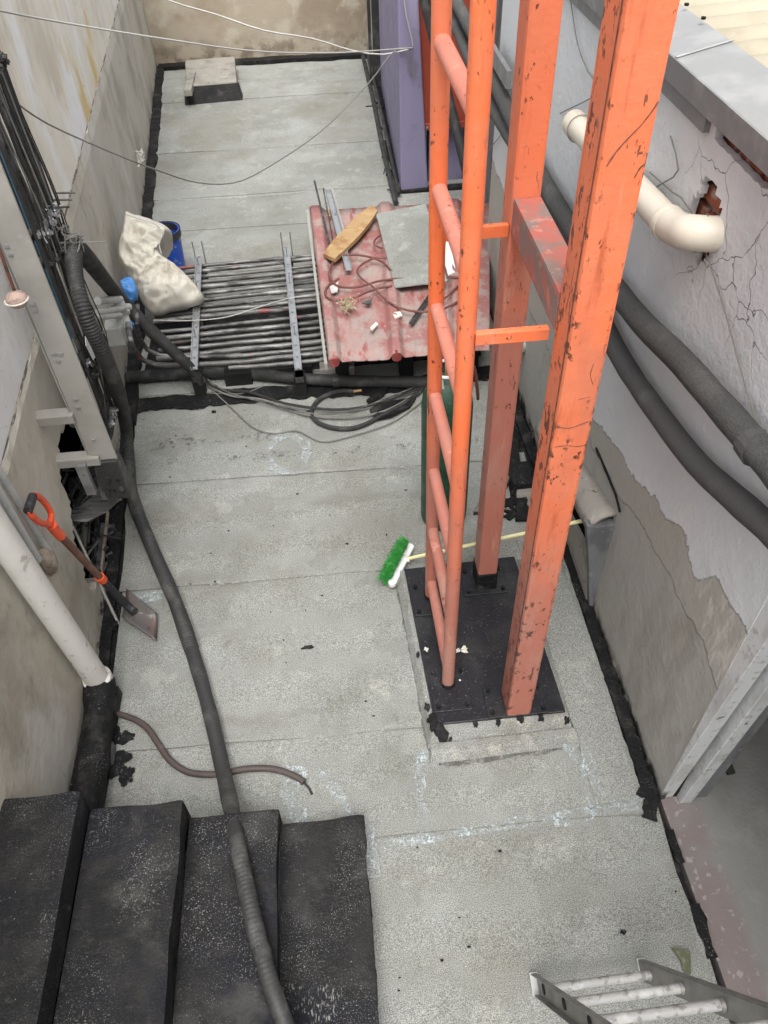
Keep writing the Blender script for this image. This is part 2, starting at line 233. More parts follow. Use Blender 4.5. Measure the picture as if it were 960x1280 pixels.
MT['timber'] = mat('raw_yellow_timber', (.36, .235, .115), [D(col=(.25, .12, .045), scale=7, stretch=(1, 1, 1), lo=.48, hi=.64, amt=.8), D(col=(.48, .34, .18), scale=12, lo=.55, hi=.7, amt=.6), D(col=(.14, .06, .03), scale=9, lo=.66, hi=.7, amt=.7)], rough=.7, bump=.3)
MT['brownc'] = mat('brown_cable', (.13, .05, .04), [D(col=(.2, .1, .08), scale=20, lo=.5, hi=.7)], rough=.5)
MT['browndirt'] = mat('brown_dirty_hose', (.075, .058, .052), [D(col=(.06, .045, .04), scale=9, lo=.5, hi=.62, amt=.8), D(col=(.2, .14, .12), scale=14, lo=.6, hi=.7, amt=.7)], rough=.6)
MT['wirew'] = mat('white_wire', (.36, .355, .33), rough=.5)
MT['wireg'] = mat('grey_wire', (.17, .165, .15), rough=.5)
MT['alu'] = mat('dull_aluminium', (.27, .267, .25), [D(col=(.19, .187, .175), scale=8, lo=.48, hi=.64, amt=.7)], rough=.5, bump=.15, metal=.45)
MT['rungp'] = mat('paint_splashed_rung', (.34, .34, .33), [D(col=(.18, .17, .16), scale=26, lo=.52, hi=.60, amt=.85), D(col=(.50, .50, .485), scale=12, lo=.52, hi=.64, amt=.7)], rough=.6, bump=.4)
MT['olive'] = mat('olive_scrap', (.09, .095, .055), [D(col=(.25, .25, .18), scale=25, lo=.5, hi=.7)], rough=.8)
MT['tarp'] = mat('dull_green_grey_tarp', (.155, .17, .165), [D(col=(.10, .11, .11), scale=9, lo=.5, hi=.62)], rough=.5, bump=.2)
MT['redrod'] = mat('rusty_iron', (.14, .06, .04), [D(col=(.07, .04, .03), scale=30, lo=.5, hi=.6)], rough=.8)
MT['pale'] = mat('pale_scrap', (.6, .58, .52), [D(col=(.4, .36, .3), scale=30, lo=.5, hi=.65)], rough=.8)

# ------------------------------------------------------------------ builders
def box(bm, lo, hi, rot=None, org=None):
    vs = [bm.verts.new((x, y, z)) for x in (lo[0], hi[0]) for y in (lo[1], hi[1]) for z in (lo[2], hi[2])]
    for f in ((0, 1, 3, 2), (4, 6, 7, 5), (0, 4, 5, 1), (2, 3, 7, 6), (0, 2, 6, 4), (1, 5, 7, 3)): bm.faces.new([vs[i] for i in f])
    return vs
def bar(bm, a, b, w, h, upv=(0, 0, 1)):             # rectangular bar from a to b
    a = Vector(a); b = Vector(b); d = (b - a).normalized(); s = d.cross(Vector(upv))
    if s.length < 1e-4: s = d.cross(Vector((1, 0, 0)))
    s.normalize(); t = s.cross(d)
    vs = [bm.verts.new(p + s * (i * w / 2) + t * (j * h / 2)) for p in (a, b) for i, j in ((-1, -1), (1, -1), (1, 1), (-1, 1))]
    for f in ((3, 2, 1, 0), (4, 5, 6, 7), (0, 1, 5, 4), (1, 2, 6, 5), (2, 3, 7, 6), (3, 0, 4, 7)): bm.faces.new([vs[i] for i in f])
    return vs
def hull(bm, bot, top):                              # prism between two matching loops
    a = [bm.verts.new(p) for p in bot]; b = [bm.verts.new(p) for p in top]; n = len(a)
    bm.faces.new(a[::-1]); bm.faces.new(b)
    for i in range(n): bm.faces.new((a[i], a[(i + 1) % n], b[(i + 1) % n], b[i]))
def slab(bm, pts, thick, nrm=(0, 0, 1)):
    n = Vector(nrm).normalized() * thick; hull(bm, [Vector(p) - n for p in pts], [Vector(p) for p in pts])
def spline(pts, step=.05):
    P = [Vector(p) for p in pts]
    if len(P) < 3:
        n = max(1, int((P[1] - P[0]).length / step)); return [P[0].lerp(P[1], i / n) for i in range(n + 1)]
    out = []
    Q = [P[0] * 2 - P[1]] + P + [P[-1] * 2 - P[-2]]
    for i in range(1, len(Q) - 2):
        p0, p1, p2, p3 = Q[i - 1:i + 3]; n = max(2, int((p2 - p1).length / step))
        for k in range(n):
            t = k / n
            out.append(.5 * ((2 * p1) + (p2 - p0) * t + (2 * p0 - 5 * p1 + 4 * p2 - p3) * t * t + (3 * p1 - p0 - 3 * p2 + p3) * t ** 3))
    out.append(P[-1]); return out
def tube(bm, pts, r, seg=10, cap=True, rf=None):
    P = [Vector(p) for p in pts]; rings = []; prev = None
    for i, p in enumerate(P):
        d = (P[min(i + 1, len(P) - 1)] - P[max(i - 1, 0)])
        d = d.normalized() if d.length > 1e-9 else Vector((0, 0, 1))
        if prev is None:
            s = d.cross(Vector((0, 0, 1)));
            if s.length < 1e-3: s = d.cross(Vector((1, 0, 0)))
        else: s = prev - d * prev.dot(d)
        s.normalize(); prev = s; t = d.cross(s)
        rr = rf(i, len(P)) if rf else r
        rings.append([bm.verts.new(p + (s * math.cos(a) + t * math.sin(a)) * rr) for a in (2 * math.pi * k / seg for k in range(seg))])
    for a, b in zip(rings, rings[1:]):
        for k in range(seg): bm.faces.new((a[k], a[(k + 1) % seg], b[(k + 1) % seg], b[k]))
    if cap: bm.faces.new(rings[0][::-1]); bm.faces.new(rings[-1])
    return rings
def hexn(bm, c, axis, r, h, seg=6):
    c = Vector(c); a = Vector(axis).normalized(); tube(bm, [c, c + a * h], r, seg)
def new(): return bmesh.new()
def obj(name, bm, m, parent=None, smooth=False, bevel=0, label=None, kind=None):
    bmesh.ops.recalc_face_normals(bm, faces=bm.faces[:])
    if parent is not None:
        o0 = org(parent)
        bmesh.ops.translate(bm, vec=-o0, verts=bm.verts[:])
    me = bpy.data.meshes.new(name); bm.to_mesh(me); bm.free()
    if smooth:
        for p in me.polygons: p.use_smooth = True
    o = bpy.data.objects.new(name, me); COL.objects.link(o)
    if m: me.materials.append(MT[m])
    if parent is not None: o.parent = parent
    if smooth and smooth != 'full':
        try: me.set_sharp_from_angle(angle=math.radians(40))
        except Exception: pass
    if bevel:
        b = o.modifiers.new('bevel', 'BEVEL'); b.width = bevel; b.segments = 2; b.limit_method = 'ANGLE'
    if label: o['label'] = label
    if kind: o['kind'] = kind
    return o
def org(p):
    v = Vector((0, 0, 0))
    while p is not None: v += Vector(p.location); p = p.parent
    return v
def thing(name, label, cat, loc=(0, 0, 0), group=None):
    o = bpy.data.objects.new(name, None); COL.objects.link(o); o.location = loc; o.empty_display_size = .1
    o['label'] = label; o['category'] = cat
    if group: o['group'] = group
    return o
def tag(o, label, cat, group=None):
    o['label'] = label; o['category'] = cat
    if group: o['group'] = group
    return o
def one(name, bm, m, label, cat, loc=None, group=None, **k):   # a thing that is one mesh
    if loc is not None: bmesh.ops.translate(bm, vec=-Vector(loc), verts=bm.verts[:])
    o = obj(name, bm, m, None, **k)
    if loc is not None: o.location = loc
    return tag(o, label, cat, group)
def struct(name, bm, m, parent=None, **k):
    o = obj(name, bm, m, parent, **k)
    if parent is None: o['kind'] = 'structure'
    return o
def px_path(pts, f): return [f(*p) for p in pts]

# ================================================================== GROUND AND FLOOR
bm = new(); box(bm, (-60, -60, -.40), (60, 60, -.30)); struct('ground', bm, 'concrete')
bm = new(); box(bm, (-1.75, -2.5, -.29), (1.272, 5.9, -.004)); box(bm, (-2.6, 5.9, -.29), (2.6, 13, -.004)); box(bm, (-2.6, 2.2, -.29), (-1.752, 5.9, -.006))
floor = struct('roof_floor', bm, 'tar')
rows = [-2.4, -1.5, -.6, .37, 1.34, 1.85, 2.87, 3.75, 4.72, 5.6, 6.5, 7.35, 8.1, 9.33, 11.02, 12.7]
def und(x, y): return .0022 * nz(x, y, 3, 1.7) + .001 * nz(x, y, 9, 7)
def rightx(y):
    if y < 1.36: return 1.255
    if y < 3.0: return 1.215
    if y < 4.3: return 1.20 - .05 * (y - 3)
    if y < 7.8: return 1.9
    return .74 + .02 * (y - 7.9)
for i in range(len(rows) - 1):
    y0, y1 = rows[i] - .008, rows[i + 1] + .05
    bm = new(); NX = 90; NY = 6
    if i == len(rows) - 2: y1 = 12.62
    if y0 > 1.3: tilt = -.022 * (1 if i % 2 else .8)
    else: tilt = 0
    g = []
    for b in range(NY + 1):
        t = b / NY; row = []
        for a in range(NX + 1):
            s = a / NX; yb = y0 + (y1 - y0) * t
            wv = .012 * nz(s * 2.6, i * 7.3, b * 0 + .5, 3) + .003 * nz(s * 30, i, 1, 3)
            xl = lw(yb).x + .085 + .035 * nz(yb, i * .1, 0, 6); xr = rightx((rows[i] + rows[i + 1]) / 2) + .02 * nz(yb, 5, 0, 9)
            if i == 4: xr = 1.215 + .02 * nz(yb, 5, 0, 9)
            x = xl + (xr - xl) * s
            y = yb + (wv if b in (0, 1, NY - 1, NY) else wv * .5) + tilt * (x - 0)
            row.append(bm.verts.new((x, y, (.0165 - .0125 * t if i < 9 else .012 - .006 * t) + und(x, y))))
        g.append(row)
    for b in range(NY):
        for a in range(NX): bm.faces.new((g[b][a], g[b][a + 1], g[b + 1][a + 1], g[b + 1][a]))
    # thin lip at the near edge and the sides
    lip = [bm.verts.new(v.co - Vector((0, 0, .009 if i < 9 else .004))) for v in g[0]]
    for a in range(NX): bm.faces.new((g[0][a], lip[a], lip[a + 1], g[0][a + 1]))
    for e in (0, NX):
        lp = [bm.verts.new(g[b][e].co - Vector((0, 0, .012))) for b in range(NY + 1)]
        for b in range(NY): bm.faces.new((g[b][e], lp[b], lp[b + 1], g[b + 1][e]))
    obj('membrane_sheet', bm, 'membrane', floor, smooth=True)
# slightly raised membrane strip between the plinth and the right wall
def ribbon(bm, pts, wl, wr, z, thick=.006, seed=0, amp=.4, freq=9, step=.018, wz=None):
    P = spline(pts, step); L = []; Rr = []
    for i, p in enumerate(P):
        d = (P[min(i + 1, len(P) - 1)] - P[max(i - 1, 0)]); d.z = 0; d.normalize(); s = Vector((d.y, -d.x, 0))
        t = i / max(1, len(P) - 1)
        na = .6 * nz(i * step, seed, 0, freq) + .5 * nz(i * step, seed, 2, freq * 3.1) + .35 * nz(i * step, seed, 3, freq * 8); nb = .6 * nz(i * step, seed, 5, freq) + .5 * nz(i * step, seed, 7, freq * 3.1) + .35 * nz(i * step, seed, 8, freq * 8)
        a = wl * (1 + amp * 1.8 * na); b = wr * (1 + amp * 1.8 * nb)
        L.append(p - s * a + Vector((0, 0, z))); Rr.append(p + s * b + Vector((0, 0, z)))
    dn = Vector((0, 0, -thick))
    va = [bm.verts.new(p) for p in L]; vb = [bm.verts.new(p) for p in Rr]; vc = [bm.verts.new(p + dn) for p in L]; vd = [bm.verts.new(p + dn) for p in Rr]
    for i in range(len(P) - 1):
        bm.faces.new((va[i], vb[i], vb[i + 1], va[i + 1])); bm.faces.new((va[i], va[i + 1], vc[i + 1], vc[i])); bm.faces.new((vb[i + 1], vb[i], vd[i], vd[i + 1]))
    bm.faces.new((va[0], vc[0], vd[0], vb[0])); bm.faces.new((va[-1], vb[-1], vd[-1], vc[-1]))
bm = new(); ribbon(bm, [(1.09, 1.37, 0), (1.085, 2.0, 0), (1.07, 3.0, 0)], .105, .105, .022, .008, 3, .03); obj('edge_strip', bm, 'membrane', floor)
# black bitumen bands along the walls
bm = new(); ribbon(bm, [(1.235, 1.36, 0), (1.235, 1.9, 0), (1.235, 2.5, 0), (1.235, 3.3, 0), (1.21, 4.2, 0)], .020, .040, .032, .02, 1, .38, 7); obj('bitumen_band', bm, 'tar', floor)
bm = new(); ribbon(bm, [(1.20, 1.28, 0), (1.24, 1.37, 0), (1.20, 1.42, 0)], .03, .03, .034, .02, 4, .5, 9); obj('bitumen_band', bm, 'tar', floor)
for k, (uu, vv, a, b) in enumerate([(843, 1060, .018, .07), (878, 1165, .022, .10)]):
    p = Z(uu, vv); bm = new(); ribbon(bm, [p - Vector((0, b, 0)), p, p + Vector((.0, b, 0))], a, a * .8, .03, .012, 8 + k, .6, 12); obj('bitumen_spot', bm, 'tar', floor)
bm = new(); ribbon(bm, [lw(1.4, .05), lw(2.2, .05), lw(3.2, .05), lw(4.4, .05)], .06, .012, .030, .02, 2, .4, 7); obj('bitumen_band', bm, 'tar', floor)
bm = new(); ribbon(bm, [lw(4.4, .05), lw(6.2, .05), lw(8, .05), lw(10, .05), lw(12.5, .05)], .06, .05, .05, .04, 12, .5, 3, .08); obj('bitumen_band', bm, 'tar', floor)
bm = new(); ribbon(bm, [(-2.2, 12.5, 0), (-1, 12.52, 0), (.8, 12.45, 0)], .07, .09, .06, .05, 22, .4, 2, .08); obj('bitumen_band', bm, 'tar', floor)
# dark tarred floor showing under the conduit rack
bm = new(); ribbon(bm, [(-1.55, 4.62, 0), (-.6, 4.66, 0), (.3, 4.62, 0), (1.2, 4.7, 0)], .06, .10, .026, .01, 6, .35, 3); obj('bitumen_band', bm, 'tar', floor)
bm = new(); slab(bm, [(-1.5, 4.9, .024), (1.1, 4.9, .024), (1.1, 5.9, .024), (-1.5, 5.9, .024)], .01); obj('bitumen_patch', bm, 'tar', floor)
# splashes and dust and shade traces on the membrane
def blotch(name, c, rx, ry, z, m, seed, n=26, th=.004, amp=.35, rot=0):
    bm = new(); pts = []
    for k in range(n):
        a = 2 * math.pi * k / n; r = 1 + amp * 2 * nz(math.cos(a), math.sin(a), seed, 1.6) + .25 * nz(math.cos(a), math.sin(a), seed + 5, 6)
        x = rx * r * math.cos(a); y = ry * r * math.sin(a)
        pts.append(Vector((c[0] + x * math.cos(rot) - y * math.sin(rot), c[1] + x * math.sin(rot) + y * math.cos(rot), z)))
    slab(bm, pts, th); return obj(name, bm, m, floor)
def trace(pts, wd, m, z=.0205, seed=0, name='dust_shade_trace'):
    bm = new(); ribbon(bm, [Z(u, v) for u, v in pts], wd, wd, z, .001, seed, .5, 7); return obj(name, bm, m, floor)
trace([(466, 1062), (540, 1050), (620, 1035), (700, 1022), (760, 1014), (806, 1002)], .022, 'patch', .0235, 1)
trace([(690, 1030), (750, 1014), (800, 1004)], .03, 'patch', .0240, 2)
trace([(530, 945), (524, 985), (528, 1020), (535, 1055)], .028, 'patch', .0225, 3)
trace([(700, 925), (725, 950), (740, 985), (748, 1012)], .045, 'patch', .0345, 4)
trace([(520, 950), (545, 947), (575, 948)], .03, 'patch', .0230, 5)
trace([(362, 545), (342, 555), (337, 575), (345, 590), (370, 592), (383, 575), (378, 555), (360, 547)], .03, 'patch', .0215, 6)
trace([(165, 745), (185, 752), (205, 748)], .05, 'patch', .0215, 7)
trace([(372, 960), (365, 1000), (378, 1032)], .05, 'patch', .0218, 8)
trace([(395, 968), (415, 985), (432, 1010), (436, 1025)], .025, 'patch', .0215, 9)
trace([(458, 1030), (462, 1060), (466, 1100)], .03, 'patch', .0212, 10)
trace([(180, 603), (230, 604), (300, 598), (380, 592), (460, 588), (528, 585)], .014, 'seamdust', .0209, 11)
trace([(210, 735), (300, 729), (400, 722), (470, 716)], .014, 'seamdust', .0207, 12)
trace([(190, 948), (300, 938), (400, 925), (530, 905)], .014, 'seamdust', .0208, 13)
for k, pts in enumerate([[(205, 191), (300, 189), (400, 182), (470, 176)], [(205, 129), (300, 127), (400, 121), (468, 117)], [(198, 253), (300, 249), (400, 240), (490, 233)]]):
    trace(pts, .02, 'seamdust' if k != 1 else 'darkdirt_shade', .0207, 14 + k)
trace([(300, 140), (315, 160), (312, 185)], .10, 'seamdust', .0216, 20)
trace([(190, 560), (260, 552), (340, 548)], .05, 'darkdirt_shade', .0213, 21)
trace([(210, 580), (300, 574), (420, 566), (520, 560)], .03, 'darkdirt_shade', .0213, 22)
trace([(555, 955), (620, 945), (700, 925)], .035, 'darkdirt_shade', .0211, 23)  # dark band below the plinth front, dirt and shade in one colour
for k in range(46):                                            # small drips of bitumen
    u = random.uniform(150, 640); v = random.uniform(500, 900)
    if k > 34: u = random.uniform(490, 860); v = random.uniform(1040, 1250)
    p = Z(u, v)
    if p.x > .22 and 1.7 < p.y < 2.9: continue
    blotch('bitumen_drip', p, random.uniform(.003, .010), random.uniform(.002, .006), .0215 + k * .00002, 'tar', k, 8)
for k, (u, v, a, b) in enumerate([(385, 812, .028, .012), (778, 1167, .012, .009), (247, 513, .016, .012), (268, 517, .018, .012), (385, 517, .014, .01)]):
    blotch('bitumen_drip', Z(u, v), a, b, .0225, 'tar', 50 + k, 14)

# ================================================================== LEFT WALL
lwall = thing('plastered_wall', 'tall weathered left wall, cream paint above a beige plaster dado with a broken hole', 'wall', (-1.5, 2.4, 0))
def lseg(bm, y0, y1, z0, z1, off, th=.25):
    n = max(1, int((y1 - y0) / .5))
    a = [lw(y0 + (y1 - y0) * i / n, off) for i in range(n + 1)]
    bot = [Vector((p.x, p.y, z0)) for p in a] + [Vector((p.x - th, p.y, z0)) for p in a[::-1]]
    top = [Vector((p.x, p.y, z1)) for p in bot]
    hull(bm, bot, top)
bm = new(); lseg(bm, -2.5, 2.4, 1.362, 2.6, -.005); lseg(bm, 2.403, 12.9, 1.362, 2.6, -.02); obj('upper_wall', bm, 'lupper', lwall)
# dado: gridded so the arris is chipped and the hole is ragged
def dado(y0, y1, step, hole=None):
    bm = new(); ny = int((y1 - y0) / step); nzv = int(1.36 / step); g = {}
    for i in range(ny + 1):
        for j in range(nzv + 1):
            y = y0 + (y1 - y0) * i / ny; z = -.05 + 1.41 * j / nzv
            p = lw(y); rel = .006 * nz(y, z, 2, 2.2) + .003 * nz(y, z, 5, 11)
            jit = .35 * step if hole and hole(y, z, 2) else 0
            if j == nzv: rel -= .012 + .012 * nz(y, 4, 0, 9); z = 1.36
            g[i, j] = (p.x + rel, y + jit * nz(i, j, 1, 1.7), z + jit * nz(i, j, 7, 1.7))
    V = {}
    def v(k):
        if k not in V: V[k] = bm.verts.new(g[k])
        return V[k]
    for i in range(ny):
        for j in range(nzv):
            y = y0 + (y1 - y0) * (i + .5) / ny; z = 1.36 * (j + .5) / nzv
            if hole and hole(y, z, 0): continue
            bm.faces.new((v((i, j)), v((i + 1, j)), v((i + 1, j + 1)), v((i, j + 1))))
    geo = bmesh.ops.extrude_face_region(bm, geom=bm.faces[:])
    vs = [e for e in geo['geom'] if isinstance(e, bmesh.types.BMVert)]
    bmesh.ops.translate(bm, vec=(-.11, 0, 0), verts=vs)
    return bm
def hole(y, z, grow):
    cy, cz = 3.28, .42; r = math.hypot((y - cy) / .50, (z - cz) / .50) + .22 * nz(y, z, 0, 5)
    return r < 1 + grow * .12
obj('dado', dado(-2.4, 2.4, .12), 'llower', lwall)
obj('dado', dado(2.4, 4.1, .028, hole), 'llower', lwall)
obj('dado', dado(4.1, 12.8, .09), 'llower', lwall)
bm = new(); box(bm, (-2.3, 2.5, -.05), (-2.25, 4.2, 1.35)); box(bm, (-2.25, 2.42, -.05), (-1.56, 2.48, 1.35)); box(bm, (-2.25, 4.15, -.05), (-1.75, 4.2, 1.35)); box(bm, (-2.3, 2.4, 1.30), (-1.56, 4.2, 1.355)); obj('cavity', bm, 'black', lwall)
bm = new(); lseg(bm, -2.5, 12.9, 1.352, 1.361, -.012, .05); obj('ledge', bm, 'crackline', lwall)
# rubble, cables and broken slats in the hole and along the wall foot
bm = new()
for k in range(70):
    y = random.uniform(2.85, 3.7); z = random.uniform(0, .40); p = lw(y, random.uniform(-.25, .0), z)
    tube(bm, [p, p + Vector((random.uniform(-.05, .1), random.uniform(-.2, .2), random.uniform(-.05, .12)))], random.uniform(.004, .012), 5)
for k in range(50):
    y = random.uniform(2.5, 3.8); p = lw(y, random.uniform(-.28, .02), random.uniform(.0, .12)); s = random.uniform(.01, .035)
    vs = box(bm, p - Vector((s, s, s * .6)), p + Vector((s, s, s * .6)))
    bmesh.ops.rotate(bm, cent=p, matrix=Matrix.Rotation(random.uniform(0, 3), 3, Vector((random.random(), random.random(), random.random() + .1)).normalized()), verts=vs)
obj('rubble', bm, 'conduitd', lwall, kind='stuff')
for k, (a, b, wd, m) in enumerate([((130, 655), (118, 760), .03, 'jamb'), ((122, 650), (112, 745), .018, 'conduitd'), ((108, 655), (104, 700), .02, 'strip'), ((135, 640), (124, 740), .012, 'mortar'), ((100, 660), (108, 712), .014, 'conduitd')]):
    bm = new(); bar(bm, Z(*a, .03 + .012 * k), Z(*b, .03 + .012 * k), wd, .025); obj('broken_slat', bm, m, lwall)

# ================================================================== FAR WALL, PURPLE WALL
bm = new(); box(bm, (-2.6, 12.62, -.05), (.9, 12.9, 2.0)); one('end_wall', bm, 'farwall', 'stained brown beige wall closing the far end of the roof', 'wall', (-.8, 12.7, 0))
pw = thing('purple_wall', 'purple grey painted wall end rising behind the red roof sheet', 'wall', (.95, 7.9, 0))
bm = new(); hull(bm, [(.80, 7.89, 0), (1.09, 7.91, 0), (1.12, 12.6, 0), (.93, 12.6, 0)], [(.80, 7.89, 2.5), (.94, 7.91, 2.5), (1.08, 12.6, 2.5), (.95, 12.6, 2.5)]); obj('wall_body', bm, 'purple', pw, bevel=.015)
bm = new(); box(bm, (.79, 7.85, .0), (1.5, 7.95, .035)); obj('wall_foot_shade', bm, 'tar', pw)  # black strip paints the shadow line at the wall base
bm = new(); box(bm, (1.12, 8.12, 0), (1.48, 8.3, .75)); one('purple_block', bm, 'purple', 'low purple painted block under the dark red steel panel', 'block', (1.3, 8.2, 0), bevel=.01)
rp = thing('red_steel_sheet', 'dark red steel panel with bolted lower flange behind the orange rails', 'panel', (1.25, 8.0, .6))
bm = new(); box(bm, (.99, 8.0, .64), (1.60, 8.03, 2.6)); obj('sheet', bm, 'redplate', rp)
bm = new(); box(bm, (1.02, 7.96, .58), (1.60, 8.028, .638)); obj('flange', bm, 'redplate', rp)
bm = new()
for x in (1.08, 1.18, 1.4, 1.52): hexn(bm, (x, 7.963, .61), (0, -1, 0), .012, .015)
obj('bolt', bm, 'galv', rp, kind='stuff')
# back of the recess right of the panel
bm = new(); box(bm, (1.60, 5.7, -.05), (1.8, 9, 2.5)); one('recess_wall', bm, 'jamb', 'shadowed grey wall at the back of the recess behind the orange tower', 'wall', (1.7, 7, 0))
# black strip and pipes at the foot of the purple wall
bp_ = thing('black_flashing', 'tall black flashing strip with ragged foot at far end of purple wall', 'flashing', (.8, 10, 0))
bm = new(); box(bm, (.80, 11.15, 0), (.895, 11.2, 2.4)); obj('strip', bm, 'blackrub', bp_)
bm = new(); box(bm, (.75, 11.22, 0), (.79, 11.27, 2.4)); obj('post', bm, 'conduitd', bp_)
for k, (pts, r, lab) in enumerate([([(.735, 12.3, .06), (.735, 10.5, .05), (.715, 9, .05), (.715, 7.55, .05)], .028, 'outer black pipe lying along the foot of the purple wall'),
                                    ([(.79, 12.2, .12), (.785, 10.2, .11), (.775, 9.0, .09), (.765, 7.75, .06)], .02, 'inner thin black pipe tucked against the purple wall foot')]):
    bm = new(); tube(bm, spline(pts, .2), r, 8); one('floor_pipe', bm, 'blackrub', lab, 'pipe', pts[0], smooth=True)
bm = new()
for k in range(26):
    p = Z(*random.choice([(470, 122), (472, 135), (478, 160), (487, 222), (492, 236), (483, 205)])); p += Vector((random.gauss(0, .05), random.gauss(0, .12), .03))
    tube(bm, [p, p + Vector((random.gauss(0, .06), random.gauss(0, .06), random.uniform(0, .06)))], random.uniform(.004, .012), 4)
o = obj('membrane_shreds', bm, 'tar', None, kind='stuff'); o['label'] = 'torn black membrane shreds at the foot of the purple wall'; o['category'] = 'debris'

# ================================================================== RIGHT WALL
rwall = thing('painted_wall', 'right wall, pale grey paint peeling to bare plaster, cracked around a pipe hole', 'wall', (1.3, 3.0, 0))
def whole(y, z, grow):
    r = math.hypot((y - 2.415) / .125, (z - 2.25) / .12) + .35 * nz(y, z, 0, 12)
    if r < 1 + grow * .5: return True
    return False
def wchip(y, z):                                   # strip of lost render under the coping
    return z > 2.49 - .02 * nz(y, 0, 0, 8) and y < 2.50 + .03 * nz(z, 1, 0, 20)
bm = new(); box(bm, (1.28, 3.05, -.05), (1.48, 5.8, 2.56)); 
obj('wall_body', bm, 'rwall', rwall)
bm = new()                                         # near stretch: gridded face with hole and chips, over a brick core
step = .022; y0, y1, z0, z1 = 1.37, 3.05, -.05, 2.56
ny = int((y1 - y0) / step); nv = int((z1 - z0) / step); V = {}
def vv(i, j):
    if (i, j) not in V:
        y = y0 + (y1 - y0) * i / ny; z = z0 + (z1 - z0) * j / nv; jt = 0
        if whole(y, z, 2) or z > 2.4: jt = .4 * step
        edge = i in (0, ny) or j in (0, nv)
        V[i, j] = bm.verts.new((1.28 - (0 if edge else .004 * (nz(y, z, 1, 1.5)) + .0015 * nz(y, z, 4, 9)), y + (0 if edge else jt * nz(i, j, 1, 1.7)), z + (0 if edge else jt * nz(i, j, 8, 1.7))))
    return V[i, j]
for i in range(ny):
    for j in range(nv):
        y = y0 + (y1 - y0) * (i + .5) / ny; z = z0 + (z1 - z0) * (j + .5) / nv
        if whole(y, z, 0) or wchip(y, z): continue
        bm.faces.new((vv(i, j), vv(i + 1, j), vv(i + 1, j + 1), vv(i, j + 1)))
geo = bmesh.ops.extrude_face_region(bm, geom=bm.faces[:])
bmesh.ops.translate(bm, vec=(.028, 0, 0), verts=[e for e in geo['geom'] if isinstance(e, bmesh.types.BMVert)])
obj('render_coat', bm, 'rwall', rwall)
bm = new(); box(bm, (1.345, 1.40, -.05), (1.48, 3.048, 2.56)); obj('wall_core', bm, 'mortar', rwall)
for z in [2.12, 2.20, 2.28, 2.36, 2.44, 2.505]:    # bricks seen through the holes
    for k in range(9):
        y = 1.42 + k * .18 + (.09 if int(z * 100) % 16 < 8 else 0)
        if (2.1 < y < 2.6) or z > 2.43:
            bm = new(); box(bm, (1.312 + random.uniform(0, .012), y, z), (1.35, y + .165, z + .055)); obj('brick', bm, 'brick', rwall, bevel=.006)
bm = new(); box(bm, (1.28, -2.5, 2.15), (1.48, 1.37, 2.56)); obj('door_head', bm, 'rwall', rwall)
bm = new(); box(bm, (1.281, -2.5, -.05), (1.48, -1.2, 2.15)); obj('door_pier', bm, 'rwall', rwall)
# door jamb boards on the wall end
for k, (x0, x1, ya, m, zz) in enumerate([(1.283, 1.348, 1.335, 'board', 2.1), (1.368, 1.425, 1.30, 'board', 2.1)]):
    bm = new(); hull(bm, [(x0, ya + .04, 0), (x1, ya + .04, 0), (x1, 1.40, 0), (x0, 1.40, 0)], [(x0, ya - .09, zz), (x1, ya - .09, zz), (x1, 1.40, zz), (x0, 1.40, zz)]); obj('jamb_board', bm, m, rwall, bevel=.004)
bm = new(); hull(bm, [(1.427, 1.36, 0), (1.50, 1.36, 0), (1.50, 1.5, 0), (1.427, 1.5, 0)], [(1.427, 1.25, 2.1), (1.50, 1.25, 2.1), (1.50, 1.5, 2.1), (1.427, 1.5, 2.1)]); obj('jamb_lining', bm, 'jamb', rwall)
bm = new(); box(bm, (1.350, 1.375, 0), (1.366, 1.40, 2.1)); obj('jamb_gap', bm, 'black', rwall)

# coping on top of the wall
XO = 1.45
cop = thing('metal_coping', 'grey metal coping with stepped fascia capping the right wall', 'coping', (1.4, 3, 2.56))
bm = new(); hull(bm, [(1.25, -2.5, 2.555), (XO, -2.5, 2.57), (XO, 5.85, 2.57), (1.25, 5.85, 2.555)], [(1.25, -2.5, 2.63), (XO, -2.5, 2.665), (XO, 5.85, 2.665), (1.25, 5.85, 2.63)]); obj('cap', bm, 'coping', cop, bevel=.004)
bm = new(); box(bm, (1.243, -2.5, 2.556), (1.2495, 5.85, 2.632)); obj('fascia', bm, 'fascia', cop)
bm = new(); box(bm, (1.256, 2.54, 2.50), (1.279, 5.85, 2.5545)); obj('lower_flashing', bm, 'fascia', cop)
bm = new(); tube(bm, [(1.25, 2.86, 2.635), (XO, 2.88, 2.671)], .004, 5); obj('joint', bm, 'coping', cop)
for u, v in [(858, 7), (879, 24)]:
    p = Z(u, v, 2.68); bm = new(); hexn(bm, p, (0, 0, 1), .009, .008); obj('bolt', bm, 'black', cop)
# fibreglass roof beyond the coping; near end lengthened unseen to shade the side room
bm = new(); Y0, Y1 = -5.0, 6.0; NYR = 680; pr = []
for i in range(NYR + 1):
    y = Y0 + (Y1 - Y0) * i / NYR; zz = .075 * abs(math.cos(math.pi * y / .17)) ** .6 - .05
    pr.append([bm.verts.new((x, y + (x - 1.6) * .03, 2.53 + zz + (x - 1.5) * .04)) for x in (1.465, 2.4, 3.4, 5.0)])
for a, b in zip(pr, pr[1:]):
    for k in range(3): bm.faces.new((a[k], a[k + 1], b[k + 1], b[k]))
rs = one('roof_sheet', bm, 'roofsheet', 'cream corrugated fibreglass roof beyond the grey coping', 'roof', (1.6, 2, 2.5), smooth='full')
sm = rs.modifiers.new('s', 'SOLIDIFY'); sm.thickness = .004

